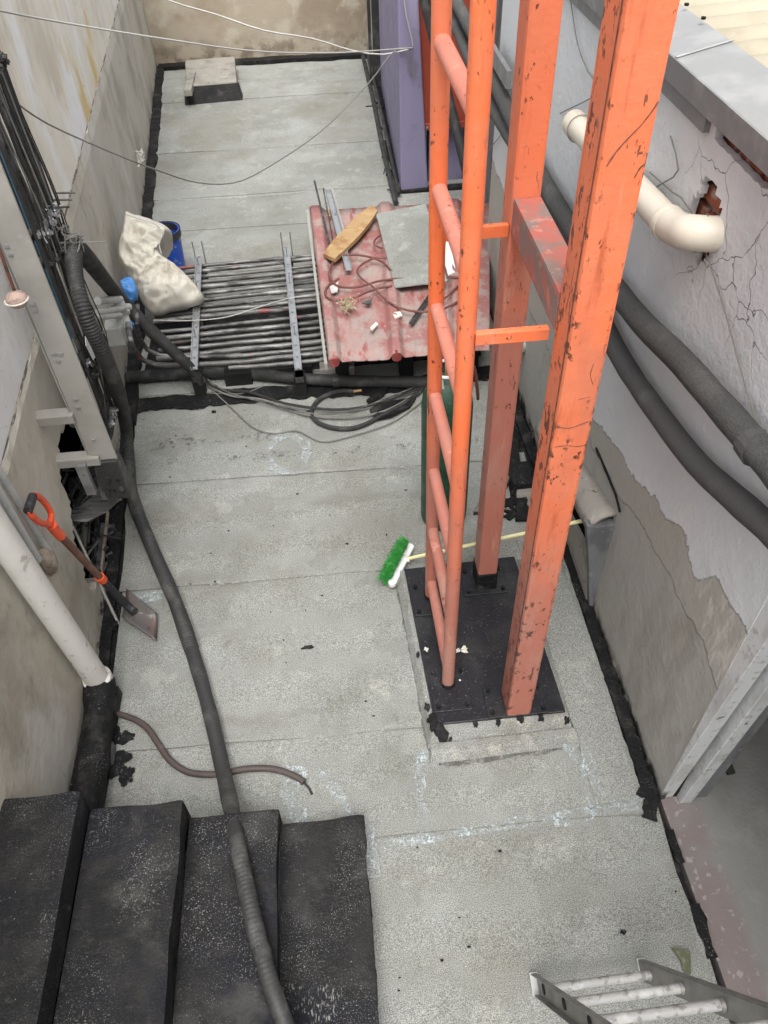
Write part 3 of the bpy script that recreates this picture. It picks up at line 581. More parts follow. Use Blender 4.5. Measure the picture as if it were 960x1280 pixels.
# side room
bm = new(); box(bm, (1.292, -5.3, -.29), (5.3, 5.6, -.006)); struct('side_floor', bm, 'sidefloor')
bm = new(); box(bm, (1.5, 4.2, 0), (5.2, 4.4, 2.45)); box(bm, (5.0, -5.0, 0), (5.2, 4.2, 2.5)); box(bm, (1.5, -5.2, 0), (5.2, -5.003, 2.45)); one('side_room_wall_blocker', bm, 'jamb', 'dim grey walls of the side room beyond the doorway, unseen near wall added to block light', 'wall', (3, 4.3, 0))  # unseen end wall behind the camera added to darken the side room
bm = new(); bar(bm, Z(886, 905, .05), Z(914, 968, 0), .035, .03); one('floor_batten', bm, 'conduitd', 'longer dark batten lying on the side room floor behind the white jamb', 'batten', Z(900, 940))
bm = new(); bar(bm, Z(872, 952, .01), Z(884, 918, .06), .025, .03); one('floor_batten', bm, 'conduitd', 'short dark batten close to the foot of the white jamb', 'batten', Z(880, 940))
bm = new(); g = []
for i in range(25):
    row = []
    for j in range(25):
        s, t = i / 24, j / 24; p = Vector((1.62 + s * 1.2 + .1 * t, 1.75 + .2 * s + t * .8, .02 + .18 * math.sin(math.pi * min(1, t * 1.4) * .9) * (1 - .3 * s) + .03 * math.sin(18 * t + 3 * s + 3 * nz(s, t, 0, 3)) + .02 * nz(s, t, 2, 6)))
        row.append(bm.verts.new(p))
    g.append(row)
for i in range(24):
    for j in range(24): bm.faces.new((g[i][j], g[i + 1][j], g[i + 1][j + 1], g[i][j + 1]))
o = one('tarpaulin', bm, 'tarp', 'crumpled grey green tarpaulin on the side room floor at right edge', 'tarpaulin', (2.0, 2.0, 0), smooth='full'); sm = o.modifiers.new('s', 'SOLIDIFY'); sm.thickness = .01

# ================================================================== SCUPPER BOX ON THE RIGHT WALL
sb = thing('scupper_hood', 'stained cement hood over a dark opening at the foot of the right wall', 'hood', (1.25, 2.7, 0))
bm = new()                                            # curved hood
prof = [(1.281, .76), (1.235, .755), (1.195, .735), (1.165, .70), (1.145, .655)]
n = 14; lo = []; 
for i in range(n + 1):
    t = i / n; y = 2.47 + t * 1.15; zz = -.32 * t; sh = .035 * math.sin(t * math.pi)
    lo.append([bm.verts.new((x + (1.281 - x) * .25 * t, y, z + zz + .004 * nz(y, x, 0, 9))) for x, z in prof])
for a, b in zip(lo, lo[1:]):
    for k in range(len(prof) - 1): bm.faces.new((a[k], a[k + 1], b[k + 1], b[k]))
o = obj('hood_sheet', bm, 'hood', sb, smooth='full'); m_ = o.modifiers.new('s', 'SOLIDIFY'); m_.thickness = .018
bm = new(); jb = [(733, 657), (748, 659), (775, 655), (769, 690), (757, 735), (750, 772), (737, 770), (736, 700)]
slab(bm, [PY(u, v, 2.455) for u, v in jb], .05, (0, -1, 0)); obj('end_cheek', bm, 'jamb', sb, bevel=.006)
bm = new(); slab(bm, [(1.262, 3.4, -.01), (1.255, 2.50, -.01), (1.225, 2.50, .40), (1.22, 3.0, .30)], .015, (-1, 0, 0)); obj('front_panel', bm, 'hood', sb)
bm = new(); slab(bm, [(1.274, 3.6, -.01), (1.274, 2.49, -.01), (1.274, 2.49, .72), (1.274, 3.6, .45)], .004, (-1, 0, 0)); obj('opening', bm, 'black', sb)  # black sheet on the wall paints the dark inside of the opening
bm = new(); P = [PX(u, v, 1.276) for u, v in [(745, 560), (754, 580), (762, 600), (770, 620), (775, 640)]]; tube(bm, spline(P, .03), .01, 6, rf=lambda i, n: .006 + .008 * abs(nz(i, 0, 0, .7))); obj('tar_seam', bm, 'tar', sb)

# ================================================================== INSULATED PIPES, PVC PIPE, CABLE ON THE RIGHT WALL
X = 1.20
A = [PX(u, v, X) for u, v in [(1010, 640), (950, 565), (900, 507), (850, 450), (800, 400), (750, 335), (700, 262), (660, 190), (622, 110), (600, 60)]]
A += [Vector((1.15, 7.2, 1.95)), Vector((1.1, 8.4, 2.3))]
bm = new(); tube(bm, spline(A, .06), .062, 14, rf=lambda i, n: .047 + .003 * nz(i, 0, 0, .5)); ipipe = one('insulated_pipe', bm, 'foam', 'upper thick grey foam insulated pipe sloping along the right wall', 'pipe', A[1], smooth=True)
bm = new(); q = PX(938, 552, X); q2 = PX(948, 566, X); tube(bm, [q, q2], .052, 14); obj('tape_band', bm, 'foams', ipipe)
B = [PX(u, v, X + .01) for u, v in [(1010, 710), (960, 660), (915, 620), (870, 578), (825, 520), (785, 462), (757, 410), (735, 350), (705, 285), (665, 215)]]
B += [Vector((1.17, 5.9, 1.65)), Vector((1.12, 8.4, 1.95))]
bm = new(); tube(bm, spline(B, .06), .056, 14, rf=lambda i, n: .043 + .004 * nz(i, 2, 0, .5)); one('insulated_pipe', bm, 'foams', 'lower smooth grey insulated pipe sagging along the right wall', 'pipe', B[1], smooth=True)
# dark pipe dropping in the recess behind the tower
P = [PX(528, -20, 1.3), PY(545, 60, 7.5), PY(562, 130, 7.2), PY(580, 200, 6.9), PY(597, 280, 6.6), PY(603, 380, 6.2), PY(606, 430, 6.0)]
P[0] = PY(526, -20, 7.6)
bm = new(); tube(bm, spline(P, .15), .045, 10); one('recess_pipe', bm, 'blackrub', 'black pipe dropping through the recess behind the orange ladder rails', 'pipe', P[-1], smooth=True)
bm = new(); bar(bm, PX(612, 60, 1.2), PX(636, 100, 1.2), .10, .03, (1, 0, 0)); one('cable_duct', bm, 'fascia', 'short flat grey duct end above the insulated pipes', 'duct', PX(630, 95, 1.2))
pv = thing('drain_pipe', 'ivory plastic pipe with elbow entering the broken hole in right wall', 'pipe', PX(800, 230, 1.2))
xx = 1.205; a = PX(722, 158, xx); b = PX(838, 282, xx)
dr = (b - a).normalized()
bm = new(); tube(bm, [a, b], .053, 24); obj('straight', bm, 'pvc', pv, smooth=True)
c = PX(866, 291, 1.215); e = Vector((1.37, c.y - .04, c.z + .01))
bm = new(); tube(bm, spline([b - dr * .02, PX(850, 288, xx), c, c.lerp(e, .45) - Vector((0, .012, 0)), e], .015), .058, 24); obj('elbow', bm, 'pvc', pv, smooth=True)
bm = new(); tube(bm, [b - dr * .05, b - dr * .035, b - dr * .03, b], .0615, 24, rf=lambda i, n: [.056, .0615, .0615, .060][i]); obj('collar', bm, 'pvc', pv, smooth=True)
bm = new(); tube(bm, [a - dr * .07, a - dr * .06, a + dr * .02, a + dr * .03], .06, 24, rf=lambda i, n: [.045, .058, .060, .056][i]); obj('end_socket', bm, 'pvc', pv, smooth=True)
for k, cc in enumerate([a + dr * .04, c + Vector((.035, -.01, 0))]):
    ax = dr if k == 0 else (e - c).normalized(); s = ax.orthogonal().normalized(); t = ax.cross(s); bm = new()
    tube(bm, [cc + (s * math.cos(q) + t * math.sin(q)) * .0605 for q in [2 * math.pi * i / 24 for i in range(25)]], .0025, 5); obj('tie_wire', bm, 'wireg', pv)
for k, (pts, f, lab) in enumerate([([(713, 0), (722, 55), (735, 90), (748, 115), (700, 142)], None, 'thin grey wire dropping from the top to the ivory drain pipe'),
        ([(812, 215), (840, 240), (862, 262), (900, 370), (925, 460), (955, 565)], None, 'thin black wire running down the right wall past the broken hole'),
        ([(803, 243), (830, 228), (848, 212), (838, 170)], None, 'short wire looped from the ivory pipe up to a wall nail'),
        ([(610, 188), (625, 170), (640, 145)], None, 'short wire on the wall between the two orange posts')]):
    P = [PX(u, v, 1.262) for u, v in pts]; bm = new(); tube(bm, spline(P, .06), .003, 5); one('wall_wire', bm, 'wireg', lab, 'wire', P[0])
# ivory stub pipe low behind the tower
bm = new(); p = PX(655, 430, 1.28); tube(bm, [p, p + Vector((-.09, 0, 0))], .06, 16); tube(bm, [p + Vector((-.06, 0, 0)), p + Vector((-.095, 0, 0))], .066, 16); one('pipe_stub', bm, 'pvcg', 'grey plastic pipe stub poking from wall behind the big orange post', 'pipe', p, smooth=True)

# ================================================================== STAIRS
stairs = thing('staircase', 'black bitumen coated stairs descending to the grey roof at lower left', 'stairs', (-.8, .6, 0))
SX = [-.078, -.432, -.787, -1.143, -1.50]
for k in range(4):
    z = .17 * (k + 1); x0, x1 = SX[k + 1], SX[k]; bm = new(); NX_, NY_ = 14, 60; g = []
    for i in range(NY_ + 1):
        y = -1.9 + (1.365 + 1.9) * i / NY_; row = []
        for j in range(NX_ + 1):
            s = j / NX_; x = x0 + (x1 - x0) * s
            dz = .004 * nz(x, y, k, 4) + .0015 * nz(x, y, k, 25)
            if j == NX_: x += .008 + .008 * nz(y, k, 0, 4) + .004 * nz(y, k, 3, 22); dz -= .010
            if j == NX_ - 1: x = x1 - .012
            yy = y
            if i == NY_: yy += .008 + .014 * nz(x, k, 2, 5); dz -= .010
            if i == NY_ - 1: yy = 1.365 - .014
            row.append(bm.verts.new((x, yy, z + dz)))
        g.append(row)
    for i in range(NY_):
        for j in range(NX_): bm.faces.new((g[i][j], g[i][j + 1], g[i + 1][j + 1], g[i + 1][j]))
    # riser and far end
    ris = [g[i][NX_] for i in range(NY_ + 1)]; zb = z - .17 - .002
    r2 = [bm.verts.new((v.co.x - .014 + .004 * nz(v.co.y, k, 0, 9), v.co.y, zb)) for v in ris]
    for i in range(NY_): bm.faces.new((ris[i], r2[i], r2[i + 1], ris[i + 1]))
    e1 = [g[NY_][j] for j in range(NX_ + 1)]; e2 = [bm.verts.new((v.co.x, v.co.y - .012, -.01)) for v in e1]
    for j in range(NX_): bm.faces.new((e1[j], e1[j + 1], e2[j + 1], e2[j]))
    obj('step', bm, 'stair', stairs, smooth=True)
bm = new(); ribbon(bm, [(-.085, -1.9, 0), (-.087, .2, 0), (-.085, 1.36, 0)], .012, .014, .026, .02, 31, .5, 6); obj('bitumen_fillet', bm, 'tar', stairs)

# ================================================================== CORRUGATED HOSE
def corr(pts, r, pitch=.017, m='hose', amp=.0036, seg=14):
    P = spline(pts, pitch / 4); bm = new(); 
    # resample evenly
    out = [P[0]]; acc = 0
    for a, b in zip(P, P[1:]):
        out.append(b)
    tube(bm, out, r, seg, rf=lambda i, n: r - .007 * max(0, i / n - .62) / .38 + amp * (1 if (i % 4) in (0, 1) else -1) * (1 if i < n * .62 else .2) * (.6 + .8 * abs(nz(i, 5, 0, .013))) + .004 * nz(i, 0, 0, .02)); return bm
HP = [PX(91, 300, -1.26), PX(94, 345, -1.22), PX(107, 395, -1.19), PX(128, 440, -1.18), PX(146, 485, -1.22)]
HP += [Z(157, 530, .36), Z(161, 575, .16), Z(166, 622, .065), Z(190, 685, .066), Z(218, 750, .066), Z(242, 820, .068), Z(262, 890, .07), Z(279, 965, .10)]
HP += [Z(290, 1015, .26), Z(298, 1060, .385), Z(308, 1110, .40), Z(320, 1165, .395), Z(337, 1225, .39), Z(358, 1285, .34), Z(372, 1330, .28), Z(392, 1400, .235)]
hs_ = thing('corrugated_hose', 'long grey black corrugated hose snaking from the left wall over the stairs', 'hose', HP[7])
obj('hose_tube', corr(HP, .038), 'hose', hs_, smooth='full')
for (i, t) in ((14, .4), (16, .3)):
    p = HP[i].lerp(HP[i + 1], t); q = HP[i].lerp(HP[i + 1], t + .35); bm = new(); tube(bm, [p, p.lerp(q, .5), q], .057, 14, rf=lambda i, n: [.034, .0365, .034][i]); obj('tape_wrap', bm, 'blackrub', hs_, smooth=True)
# thick insulated hose from the same tie to the rack
P = [PX(92, 306, -1.24), PX(108, 322, -1.24), Z(145, 368, .90), Z(180, 405, .62), Z(215, 438, .42), Z(240, 462, .24), Z(252, 478, .12)]
ih = thing('insulated_hose', 'thick black insulated hose slanting from the left wall down across the conduits', 'hose', P[0])
bm = new(); tube(bm, spline(P, .05), .052, 14, rf=lambda i, n: .046 - .012 * max(0, (i - n * .75) / (n * .25))); obj('hose_tube', bm, 'blackrub', ih, smooth=True)
bm = new()
c = PX(90, 303, -1.24)
for k in range(7): tube(bm, spline([c + Vector((random.uniform(-.06, .06), random.uniform(-.06, .06), random.uniform(-.05, .06))) for _ in range(4)], .02), .004, 5)
tube(bm, [c, c + Vector((.16, 0, -.01))], .003, 5); tube(bm, [c, c + Vector((-.12, 0, .0))], .006, 5)
obj('tie_wire', bm, 'wireg', ih)
P = [PL(38, 215, .03), PL(62, 262, .05), PX(72, 285, -1.28), PX(85, 282, -1.26), PX(88, 302, -1.25)]
bm = new(); tube(bm, spline(P, .03), .005, 5); one('tie_cord', bm, 'wireg', 'thin grey cord holding the hoses to the conduit clamps', 'cord', P[0])

# ================================================================== VERTICAL CONDUIT RISER AND CABLE LADDER RAIL, LEFT WALL
rz = thing('conduit_riser', 'bundle of dark vertical conduits clamped in rows on the left wall', 'conduits', (-1.35, 3.65, .5))
for row, (xo, ys) in enumerate([(-1.33, (3.49, 3.53, 3.57, 3.65, 3.70, 3.75, 3.80, 3.85)), (-1.40, (3.52, 3.60))]):
    for k, y in enumerate(ys):
        r = .0085 if (k + row) % 3 else .012; bm = new(); e = random.uniform(-.02, .02)
        tube(bm, spline([(xo - .26, y - .18 + e, .36), (xo - .10, y - .08, .50), (xo - .01, y - .01, .68), (xo, y, .85), (xo, y, 2.0), (xo - .02, y + .01, 4.0)], .25), r, 8); obj('conduit', bm, 'conduitd', rz, smooth=True)
for k in range(11):                                            # thin slack cables fanning down between the conduits
    y = 3.47 + k * .038; bm = new(); g_ = random.uniform
    tube(bm, spline([(-1.50 + g_(-.05, .05), y - .15, .48), (-1.36 + g_(-.02, .03), y - .03 + g_(-.03, .03), .72), (-1.30 + g_(-.02, .03), y + g_(-.02, .03), 1.1), (-1.31 + g_(-.02, .02), y + g_(-.03, .03), 1.5), (-1.30 + g_(-.01, .02), y + g_(-.02, .02), 1.9), (-1.33, y + g_(-.02, .02), 2.5), (-1.36, y + .05, 3.6)], .12), g_(.003, .0055), 6); obj('cable', bm, ['blackrub', 'conduitd', 'wireg'][k % 3], rz, smooth=True)
for z in (2.52, 1.86, 1.72, 1.16, 1.08, .76):
    bm = new(); bar(bm, (-1.368, 3.46, z), (-1.368, 3.85, z), .03, .03); obj('strut', bm, 'conduitd', rz)
    ce = new()
    for k in range(8):
        y = 3.50 + k * .044; big = 1.3 if 1.6 < z < 1.9 else 1
        jx, jz = random.uniform(-.008, .012), random.uniform(-.02, .02); box(ce, (-1.325 + jx, y - .018, z - .014 + jz), (-1.306 + jx, y + .018, z + .014 + jz)); hexn(ce, (-1.31 + jx, y - .004, z + jz), (1, random.uniform(-.4, .4), random.uniform(-.3, .3)), .009 * big, .020 * big)
        tube(ce, [(-1.35, y + .022, z + .03), (-1.31 + jx * 2, y + .03, z + jz), (-1.30, y + .01, z - .03)], .004, 5)
    obj('clamp_row', ce, 'galv' if z in (1.16, 1.86, .76) else 'conduitd', rz, kind='stuff')
    bm = new()
    for k in range(3):
        y = 3.78 + k * .08; tube(bm, [(-1.34, y, z + .02), (-1.235, y + .0, z + .015)], .005, 6)
    if 1.8 < z < 2: obj('stud', bm, 'conduit', rz, kind='stuff')
    else: bm.free()
bm = new(); box(bm, (-1.575, 3.62, 1.0), (-1.545, 4.05, 2.35)); one('blue_board', bm, 'teal', 'teal blue board on the wall behind the vertical conduits', 'board', (-1.56, 3.9, 1.0))
bm = new(); slab(bm, [PX(u, v, -1.27) for u, v in [(107, 420), (118, 421), (125, 436), (117, 450), (108, 432)]], .004, (1, 0, 0)); one('paper_tag', bm, 'white', 'white paper tag wedged between the conduits and the corrugated hose', 'tag', PX(115, 435, -1.27))
cl = thing('tray_rail', 'wide grey steel channel standing upright on brackets off the left wall', 'channel', (-1.26, 3.05, .88))
bm = new()
hull(bm, [(-1.31, 3.05, .88), (-1.185, 3.05, .88), (-1.185, 3.056, .88), (-1.31, 3.056, .88)], [(-1.31, 3.05, 4.2), (-1.215, 3.05, 4.2), (-1.215, 3.056, 4.2), (-1.31, 3.056, 4.2)])
obj('web', bm, 'strip', cl)
bm = new(); hull(bm, [(-1.184, 3.048, .88), (-1.178, 3.048, .88), (-1.178, 3.06, .88), (-1.184, 3.06, .88)], [(-1.214, 3.048, 4.2), (-1.208, 3.048, 4.2), (-1.208, 3.06, 4.2), (-1.214, 3.06, 4.2)]); obj('flange', bm, 'strip', cl)
bm = new(); hull(bm, [(-1.317, 3.048, .88), (-1.311, 3.048, .88), (-1.311, 3.10, .88), (-1.317, 3.10, .88)], [(-1.340, 3.048, 4.2), (-1.334, 3.048, 4.2), (-1.334, 3.10, 4.2), (-1.340, 3.10, 4.2)]); obj('flange', bm, 'strip', cl)
for z in (.87, 1.15):
    bm = new(); box(bm, (-1.50, 3.02, z), (-1.30 if z > 1 else -1.26, 3.045, z + .045)); box(bm, (-1.50, 3.045, z + .038), (-1.30, 3.09, z + .046)); obj('bracket', bm, 'strip', cl)
for u, v in [(8, 308), (13, 318), (41, 380), (44, 388), (68, 443), (76, 443), (73, 452), (95, 500), (98, 510), (117, 550)]:
    p = PY(u, v, 3.048); bm = new(); box(bm, p + Vector((-.011, -.004, -.004)), p + Vector((.011, .001, .006))); obj('slot_tab', bm, 'galv', cl)
bm = new(); hull(bm, [(-1.33, 3.02, .62), (-1.17, 3.02, .62), (-1.17, 3.14, .62), (-1.33, 3.14, .62)], [(-1.30, 3.035, .875), (-1.18, 3.035, .875), (-1.18, 3.12, .875), (-1.30, 3.12, .875)]); obj('foot_box', bm, 'conduitd', cl, bevel=.006)
bm = new()
for p in [(-1.25, 3.02, .78), (-1.20, 3.02, .70), (-1.28, 3.02, .68)]: hexn(bm, p, (0, -1, 0), .014, .014)
obj('bolt', bm, 'conduitd', cl, kind='stuff')
bm = new(); bar(bm, (-1.35, 3.0, .70), (-1.35, 3.0, .90), .05, .03, (0, 1, 0)); obj('foot_bracket', bm, 'galv', cl)
bm = new(); P = [Z(u, v, .50) for u, v in [(76, 641), (100, 633), (118, 618), (128, 603), (158, 607), (152, 622), (132, 640), (108, 652), (82, 650)]]
slab(bm, P, .006); sh = one('dusty_shelf', bm, 'conduit', 'dusty bent steel shelf plate under the foot of the grey channel', 'shelf', P[0])
bm = new(); tube(bm, [Z(87, 650, .5), Vector((-1.36, 2.66, .0))], .008, 6); obj('shelf_leg', bm, 'strip', sh)
for o_ in [bpy.data.objects['shelf_leg']]: pass
hk = thing('hanging_bell', 'small pinkish round bell on a brown rod in front of the grey channel', 'bell', PY(21, 374, 2.95))
c = PY(21, 374, 2.95)
bm = new(); bmesh.ops.create_uvsphere(bm, u_segments=16, v_segments=10, radius=.045); bmesh.ops.scale(bm, vec=(1, 1, .8), verts=bm.verts[:]); bmesh.ops.translate(bm, vec=c, verts=bm.verts[:]); obj('body', bm, 'bellpink', hk, smooth='full')
bm = new(); tube(bm, [c + Vector((0, -.005, .0)) + Vector((math.cos(a), math.sin(a), 0)) * .046 for a in [2 * math.pi * i / 20 for i in range(21)]], .004, 5); obj('band', bm, 'pale', hk)
bm = new(); tube(bm, [c + Vector((0, .01, .03)), PY(0, 314, 2.95), PY(-20, 270, 2.95)], .008, 6); obj('rod', bm, 'redrod', hk)

# ================================================================== WHITE DOWNPIPE AND SMALL CONDUITS, NEAR LEFT
dp = thing('downpipe', 'thick white painted downpipe at left with collar above a black bitumen boot', 'pipe', (-1.34, 2.2, .15))
pb0 = Vector((-1.345, 2.19, .17)); pb1 = PX(0, 668, -1.345); pb1 = pb0 + (pb1 - pb0) * 3.4
bm = new(); tube(bm, [pb0, pb1], .058, 20); obj('pipe_body', bm, 'pvcw', dp, smooth=True)
bm = new(); tube(bm, [(-1.345, 2.19, .14), (-1.345, 2.19, .16), (-1.345, 2.19, .20), (-1.345, 2.19, .212)], .07, 20, rf=lambda i, n: [.066, .072, .071, .06][i]); obj('collar', bm, 'pvcw', dp, smooth=True)
bm = new(); P = [Vector((-1.345, 2.2, .15)), Vector((-1.335, 2.1, .14)), Vector((-1.32, 1.9, .13)), Vector((-1.31, 1.6, .13)), Vector((-1.31, 1.36, .13))]
tube(bm, spline(P, .04), .07, 12, rf=lambda i, n: .075 + .012 * nz(i, 0, 0, .35)); box(bm, (-1.44, 1.36, -.004), (-1.27, 2.2, .09)); obj('bitumen_boot', bm, 'tar', dp, smooth=True)
for k, (a, b) in enumerate([((3, 596), (62, 690)), ((-6, 606), (48, 700))]):
    bm = new(); P = [PL(*a, .05), PL(*b, .03)]; P[0] = P[1] + (P[0] - P[1]) * 3; tube(bm, P, .017, 10); one('wall_conduit', bm, 'pvcg', ['right one of two slim grey conduits ending in mortar beside the shovel grip', 'left one of two slim grey conduits ending in mortar near the white downpipe'][k], 'conduit', P[1], smooth=True)
bm = new(); bmesh.ops.create_icosphere(bm, subdivisions=3, radius=1); c = PL(58, 698, .02)
for v in bm.verts:
    q = v.co.copy(); v.co = c + Vector((q.x * .035, q.y * .045, q.z * .08 - .02)) * (1 + .35 * nz(q.x, q.y, q.z, 2.5))
one('mortar_lump', bm, 'mortar', 'rough lump of mortar at the foot of the two slim conduits', 'mortar', c, smooth='full')
# black spout on the floor
sp = thing('tarred_outlet', 'small block shaped outlet smeared with bitumen beside the black boot', 'outlet', Z(135, 945))
bm = new(); p = Z(134, 942, .05); box(bm, p + Vector((-.04, -.05, -.05)), p + Vector((.03, .05, .035))); obj('block', bm, 'jamb', sp, bevel=.01)
bm = new(); box(bm, p + Vector((-.035, -.045, .036)), p + Vector((.02, .03, .05))); obj('cap', bm, 'concrete', sp, bevel=.008)
for k, (u, v, a, b) in enumerate([(150, 955, .06, .05), (158, 925, .04, .03), (160, 972, .028, .05), (143, 925, .03, .05)]): blotch('bitumen_splash', Z(u, v), a, b, .023 + .0006 * k, 'tar', 70 + k, 60, .004, .42)
for k, (u, v, a, b) in enumerate([(135, 760, .045, .10), (132, 735, .05, .07), (142, 785, .02, .03)]): blotch('bitumen_splash', Z(u, v), a, b, .0255 + .001 * k, 'tar', 80 + k, 60, .005, .4)
P = [Z(u, v, .035) for u, v in [(132, 889), (160, 896), (182, 908), (198, 930), (212, 950), (235, 965), (270, 968), (310, 961), (345, 962), (372, 972), (380, 978)]]
fh = thing('floor_hose', 'thin brown dirty hose snaking on the floor under the corrugated hose', 'hose', P[0])
bm = new(); tube(bm, spline(P, .03), .016, 10); obj('hose_tube', bm, 'browndirt', fh, smooth=True)
bm = new(); tube(bm, spline([P[-1], Z(386, 985, .02), Z(390, 993, .022)], .01), .005, 6); obj('tail', bm, 'blackrub', fh)

# ================================================================== SHOVEL
sv = thing('shovel', 'square shovel with orange D grip leaning on the left wall, blade on floor', 'shovel', Z(180, 770))
blo = [Z(159, 737, .10), Z(197, 768, .05), Z(196, 803, .025), Z(152, 772, .07)]
bm = new(); g = []
for i in range(9):
    row = []
    for j in range(9):
        s, t = i / 8, j / 8; p = blo[0].lerp(blo[1], s).lerp(blo[3].lerp(blo[2], s), t); n_ = (blo[1] - blo[0]).cross(blo[3] - blo[0]).normalized()
        row.append(bm.verts.new(p + n_ * (.018 * math.sin(math.pi * t)) + Vector((0, 0, .01))))
    g.append(row)
for i in range(8):
    for j in range(8): bm.faces.new((g[i][j], g[i + 1][j], g[i + 1][j + 1], g[i][j + 1]))
o = obj('blade', bm, 'blade', sv, smooth='full'); m_ = o.modifiers.new('s', 'SOLIDIFY'); m_.thickness = .004
top = PL(74, 668, .09); mid = PY(126, 722, 2.63)
mid = top.lerp(Z(152, 750, .13), .63)
bm = new(); tube(bm, [top, mid], .019, 12); obj('shaft', bm, 'wood', sv, smooth=True)
bm = new(); tube(bm, spline([mid, mid.lerp(Z(152, 750, .13), .6), Z(158, 756, .10), Z(168, 765, .085)], .02), .02, 12, rf=lambda i, n: .02 + .004 * (i / n)); obj('socket', bm, 'grip', sv, smooth=True)
dd = (top - mid).normalized(); bm = new(); tube(bm, [mid - dd * .02, mid + dd * .03], .026, 12); obj('collar', bm, 'orgplastic', sv, smooth=True)
g1 = PL(40, 627, .10); g2 = PL(37, 642, .10)
J = PL(64, 656, .09)
bm = new(); tube(bm, [top - dd * .02, top + dd * .05, J], .024, 12); 
LW = [PL(u, v, .09) for u, v in [(62, 656), (50, 653), (40, 645), (36, 637)]]; RW = [PL(u, v, .09) for u, v in [(62, 655), (64, 643), (58, 631), (48, 621), (41, 619)]]
tube(bm, spline(LW, .01), .014, 10); tube(bm, spline(RW, .01), .014, 10); obj('grip_frame', bm, 'orgplastic', sv, smooth=True)
bm = new(); tube(bm, [PL(35, 639, .09), PL(41, 620, .09)], .019, 12); obj('grip_bar', bm, 'grip', sv, smooth=True)

# ================================================================== CONDUIT RACK
cr = thing('conduit_rack', 'bank of dirty steel conduits crossing the roof under two strut channels', 'conduits', (-.6, 5.5, .2))
ZC = .22
vsl = [321.7, 328, 335, 341.5, 348, 356, 364, 372, 379, 385.5, 398, 406, 414, 422, 431, 438, 446, 453]
for k, v in enumerate(vsl):
    a = Z(360, v, ZC); lift = .012 * nz(k, 0, 0, 3.3); xl = -1.42 if k < 11 else -1.34
    sl = (Z(250, v + 11.5, ZC) - a); sl /= sl.x
    P = [Vector((xx_, a.y + sl.y * (xx_ - a.x) + .025 * nz(xx_, k, 0, 1.4), ZC + lift + .008 * nz(xx_, k, 2, 2))) for xx_ in (xl - .0, -1.1, -.8, -.5, -.2, .1, .5)]
    r = [.016, .019, .015, .018, .022][k % 5]
    if k >= 15: P = P[2:]                                   # the front three bend up to the wall
    if k == 16: P = [PX(160, 405, -1.36), PX(163, 425, -1.32), Z(172, 442, .32), Z(195, 456, .23)] + P[0:]
    if k == 15: P = [PX(172, 382, -1.36), PX(171, 405, -1.33), Z(178, 428, .36), Z(200, 444, .24)] + P[0:]
    if k == 17: P = P
    bm = new(); tube(bm, spline(P, .09), r, 10); obj('conduit', bm, 'conduit', cr, smooth=True)
    if k % 3 == 0:
        c = P[len(P) // 2]; bm = new(); tube(bm, [c, c + (P[len(P) // 2 + 1] - c).normalized() * .08], r + .004, 10); obj('coupling', bm, 'conduit', cr, smooth=True)
for k, (a, b) in enumerate([((249, 322), (243, 462)), ((358, 310), (373, 462))]):
    p = Z(*a, ZC + .045); q = Z(*b, ZC + .045); bm = new(); d = (q - p).normalized(); s = Vector((d.y, -d.x, 0)).normalized() * .024
    bar(bm, p, q, .05, .006); bar(bm, p - s + Vector((0, 0, .012)), q - s + Vector((0, 0, .012)), .005, .024); bar(bm, p + s + Vector((0, 0, .012)), q + s + Vector((0, 0, .012)), .005, .024); obj('strut_channel', bm, 'galv', cr)
    bm = new(); nn = 12
    for i in range(nn + 1):
        c = p.lerp(q, i / nn) + Vector((0, 0, .004)); hexn(bm, c, (0, 0, 1), .011, .012)
        if i in (1, 4, 9): tube(bm, [c, c + Vector((0, 0, .07))], .005, 6)
    for dx in (-.035, .045):
        tube(bm, [p + Vector((dx, .02, -.1)), p + Vector((dx, .02, .14))], .006, 6)
    obj('nut', bm, 'galv', cr, kind='stuff')
    for i in (.03, .5, .97):
        c = p.lerp(q, i); bm = new(); box(bm, (c.x - .04, c.y - .04, 0), (c.x + .04, c.y + .04, ZC - .03)); obj('support', bm, 'black', cr)
    p2, q2 = p.copy(), q.copy(); p2.z = q2.z = ZC - .05; bm = new(); bar(bm, p2, q2, .06, .04); obj('bearer', bm, 'conduitd', cr)
for k, (u0, u1) in enumerate([(285, 312), (350, 388)]):
    bm = new(); p = Z((u0 + u1) / 2, 462 if k else 470, .06); box(bm, p - Vector((.13 if k else .1, .06, .06)), p + Vector((.13 if k else .1, .12, .06))); obj('foot_block', bm, 'black', cr)
# big black pipe in front
P = [Z(u, v, .07) for u, v in [(158, 472), (190, 470), (240, 467), (300, 466), (360, 472), (420, 476), (480, 477), (535, 478), (575, 478)]]
bm = new(); tube(bm, spline(P, .08), .045, 12, rf=lambda i, n: .045 + .003 * nz(i, 0, 0, .5)); fmp = one('floor_main_pipe', bm, 'blackrub', 'thick black pipe lying on the floor in front of the conduit bank', 'pipe', P[3], smooth=True)
bm = new(); c = P[5]; tube(bm, [c - Vector((.02, 0, 0)), c + Vector((.02, 0, 0))], .053, 12); obj('pipe_coupler', bm, 'conduitd', fmp)
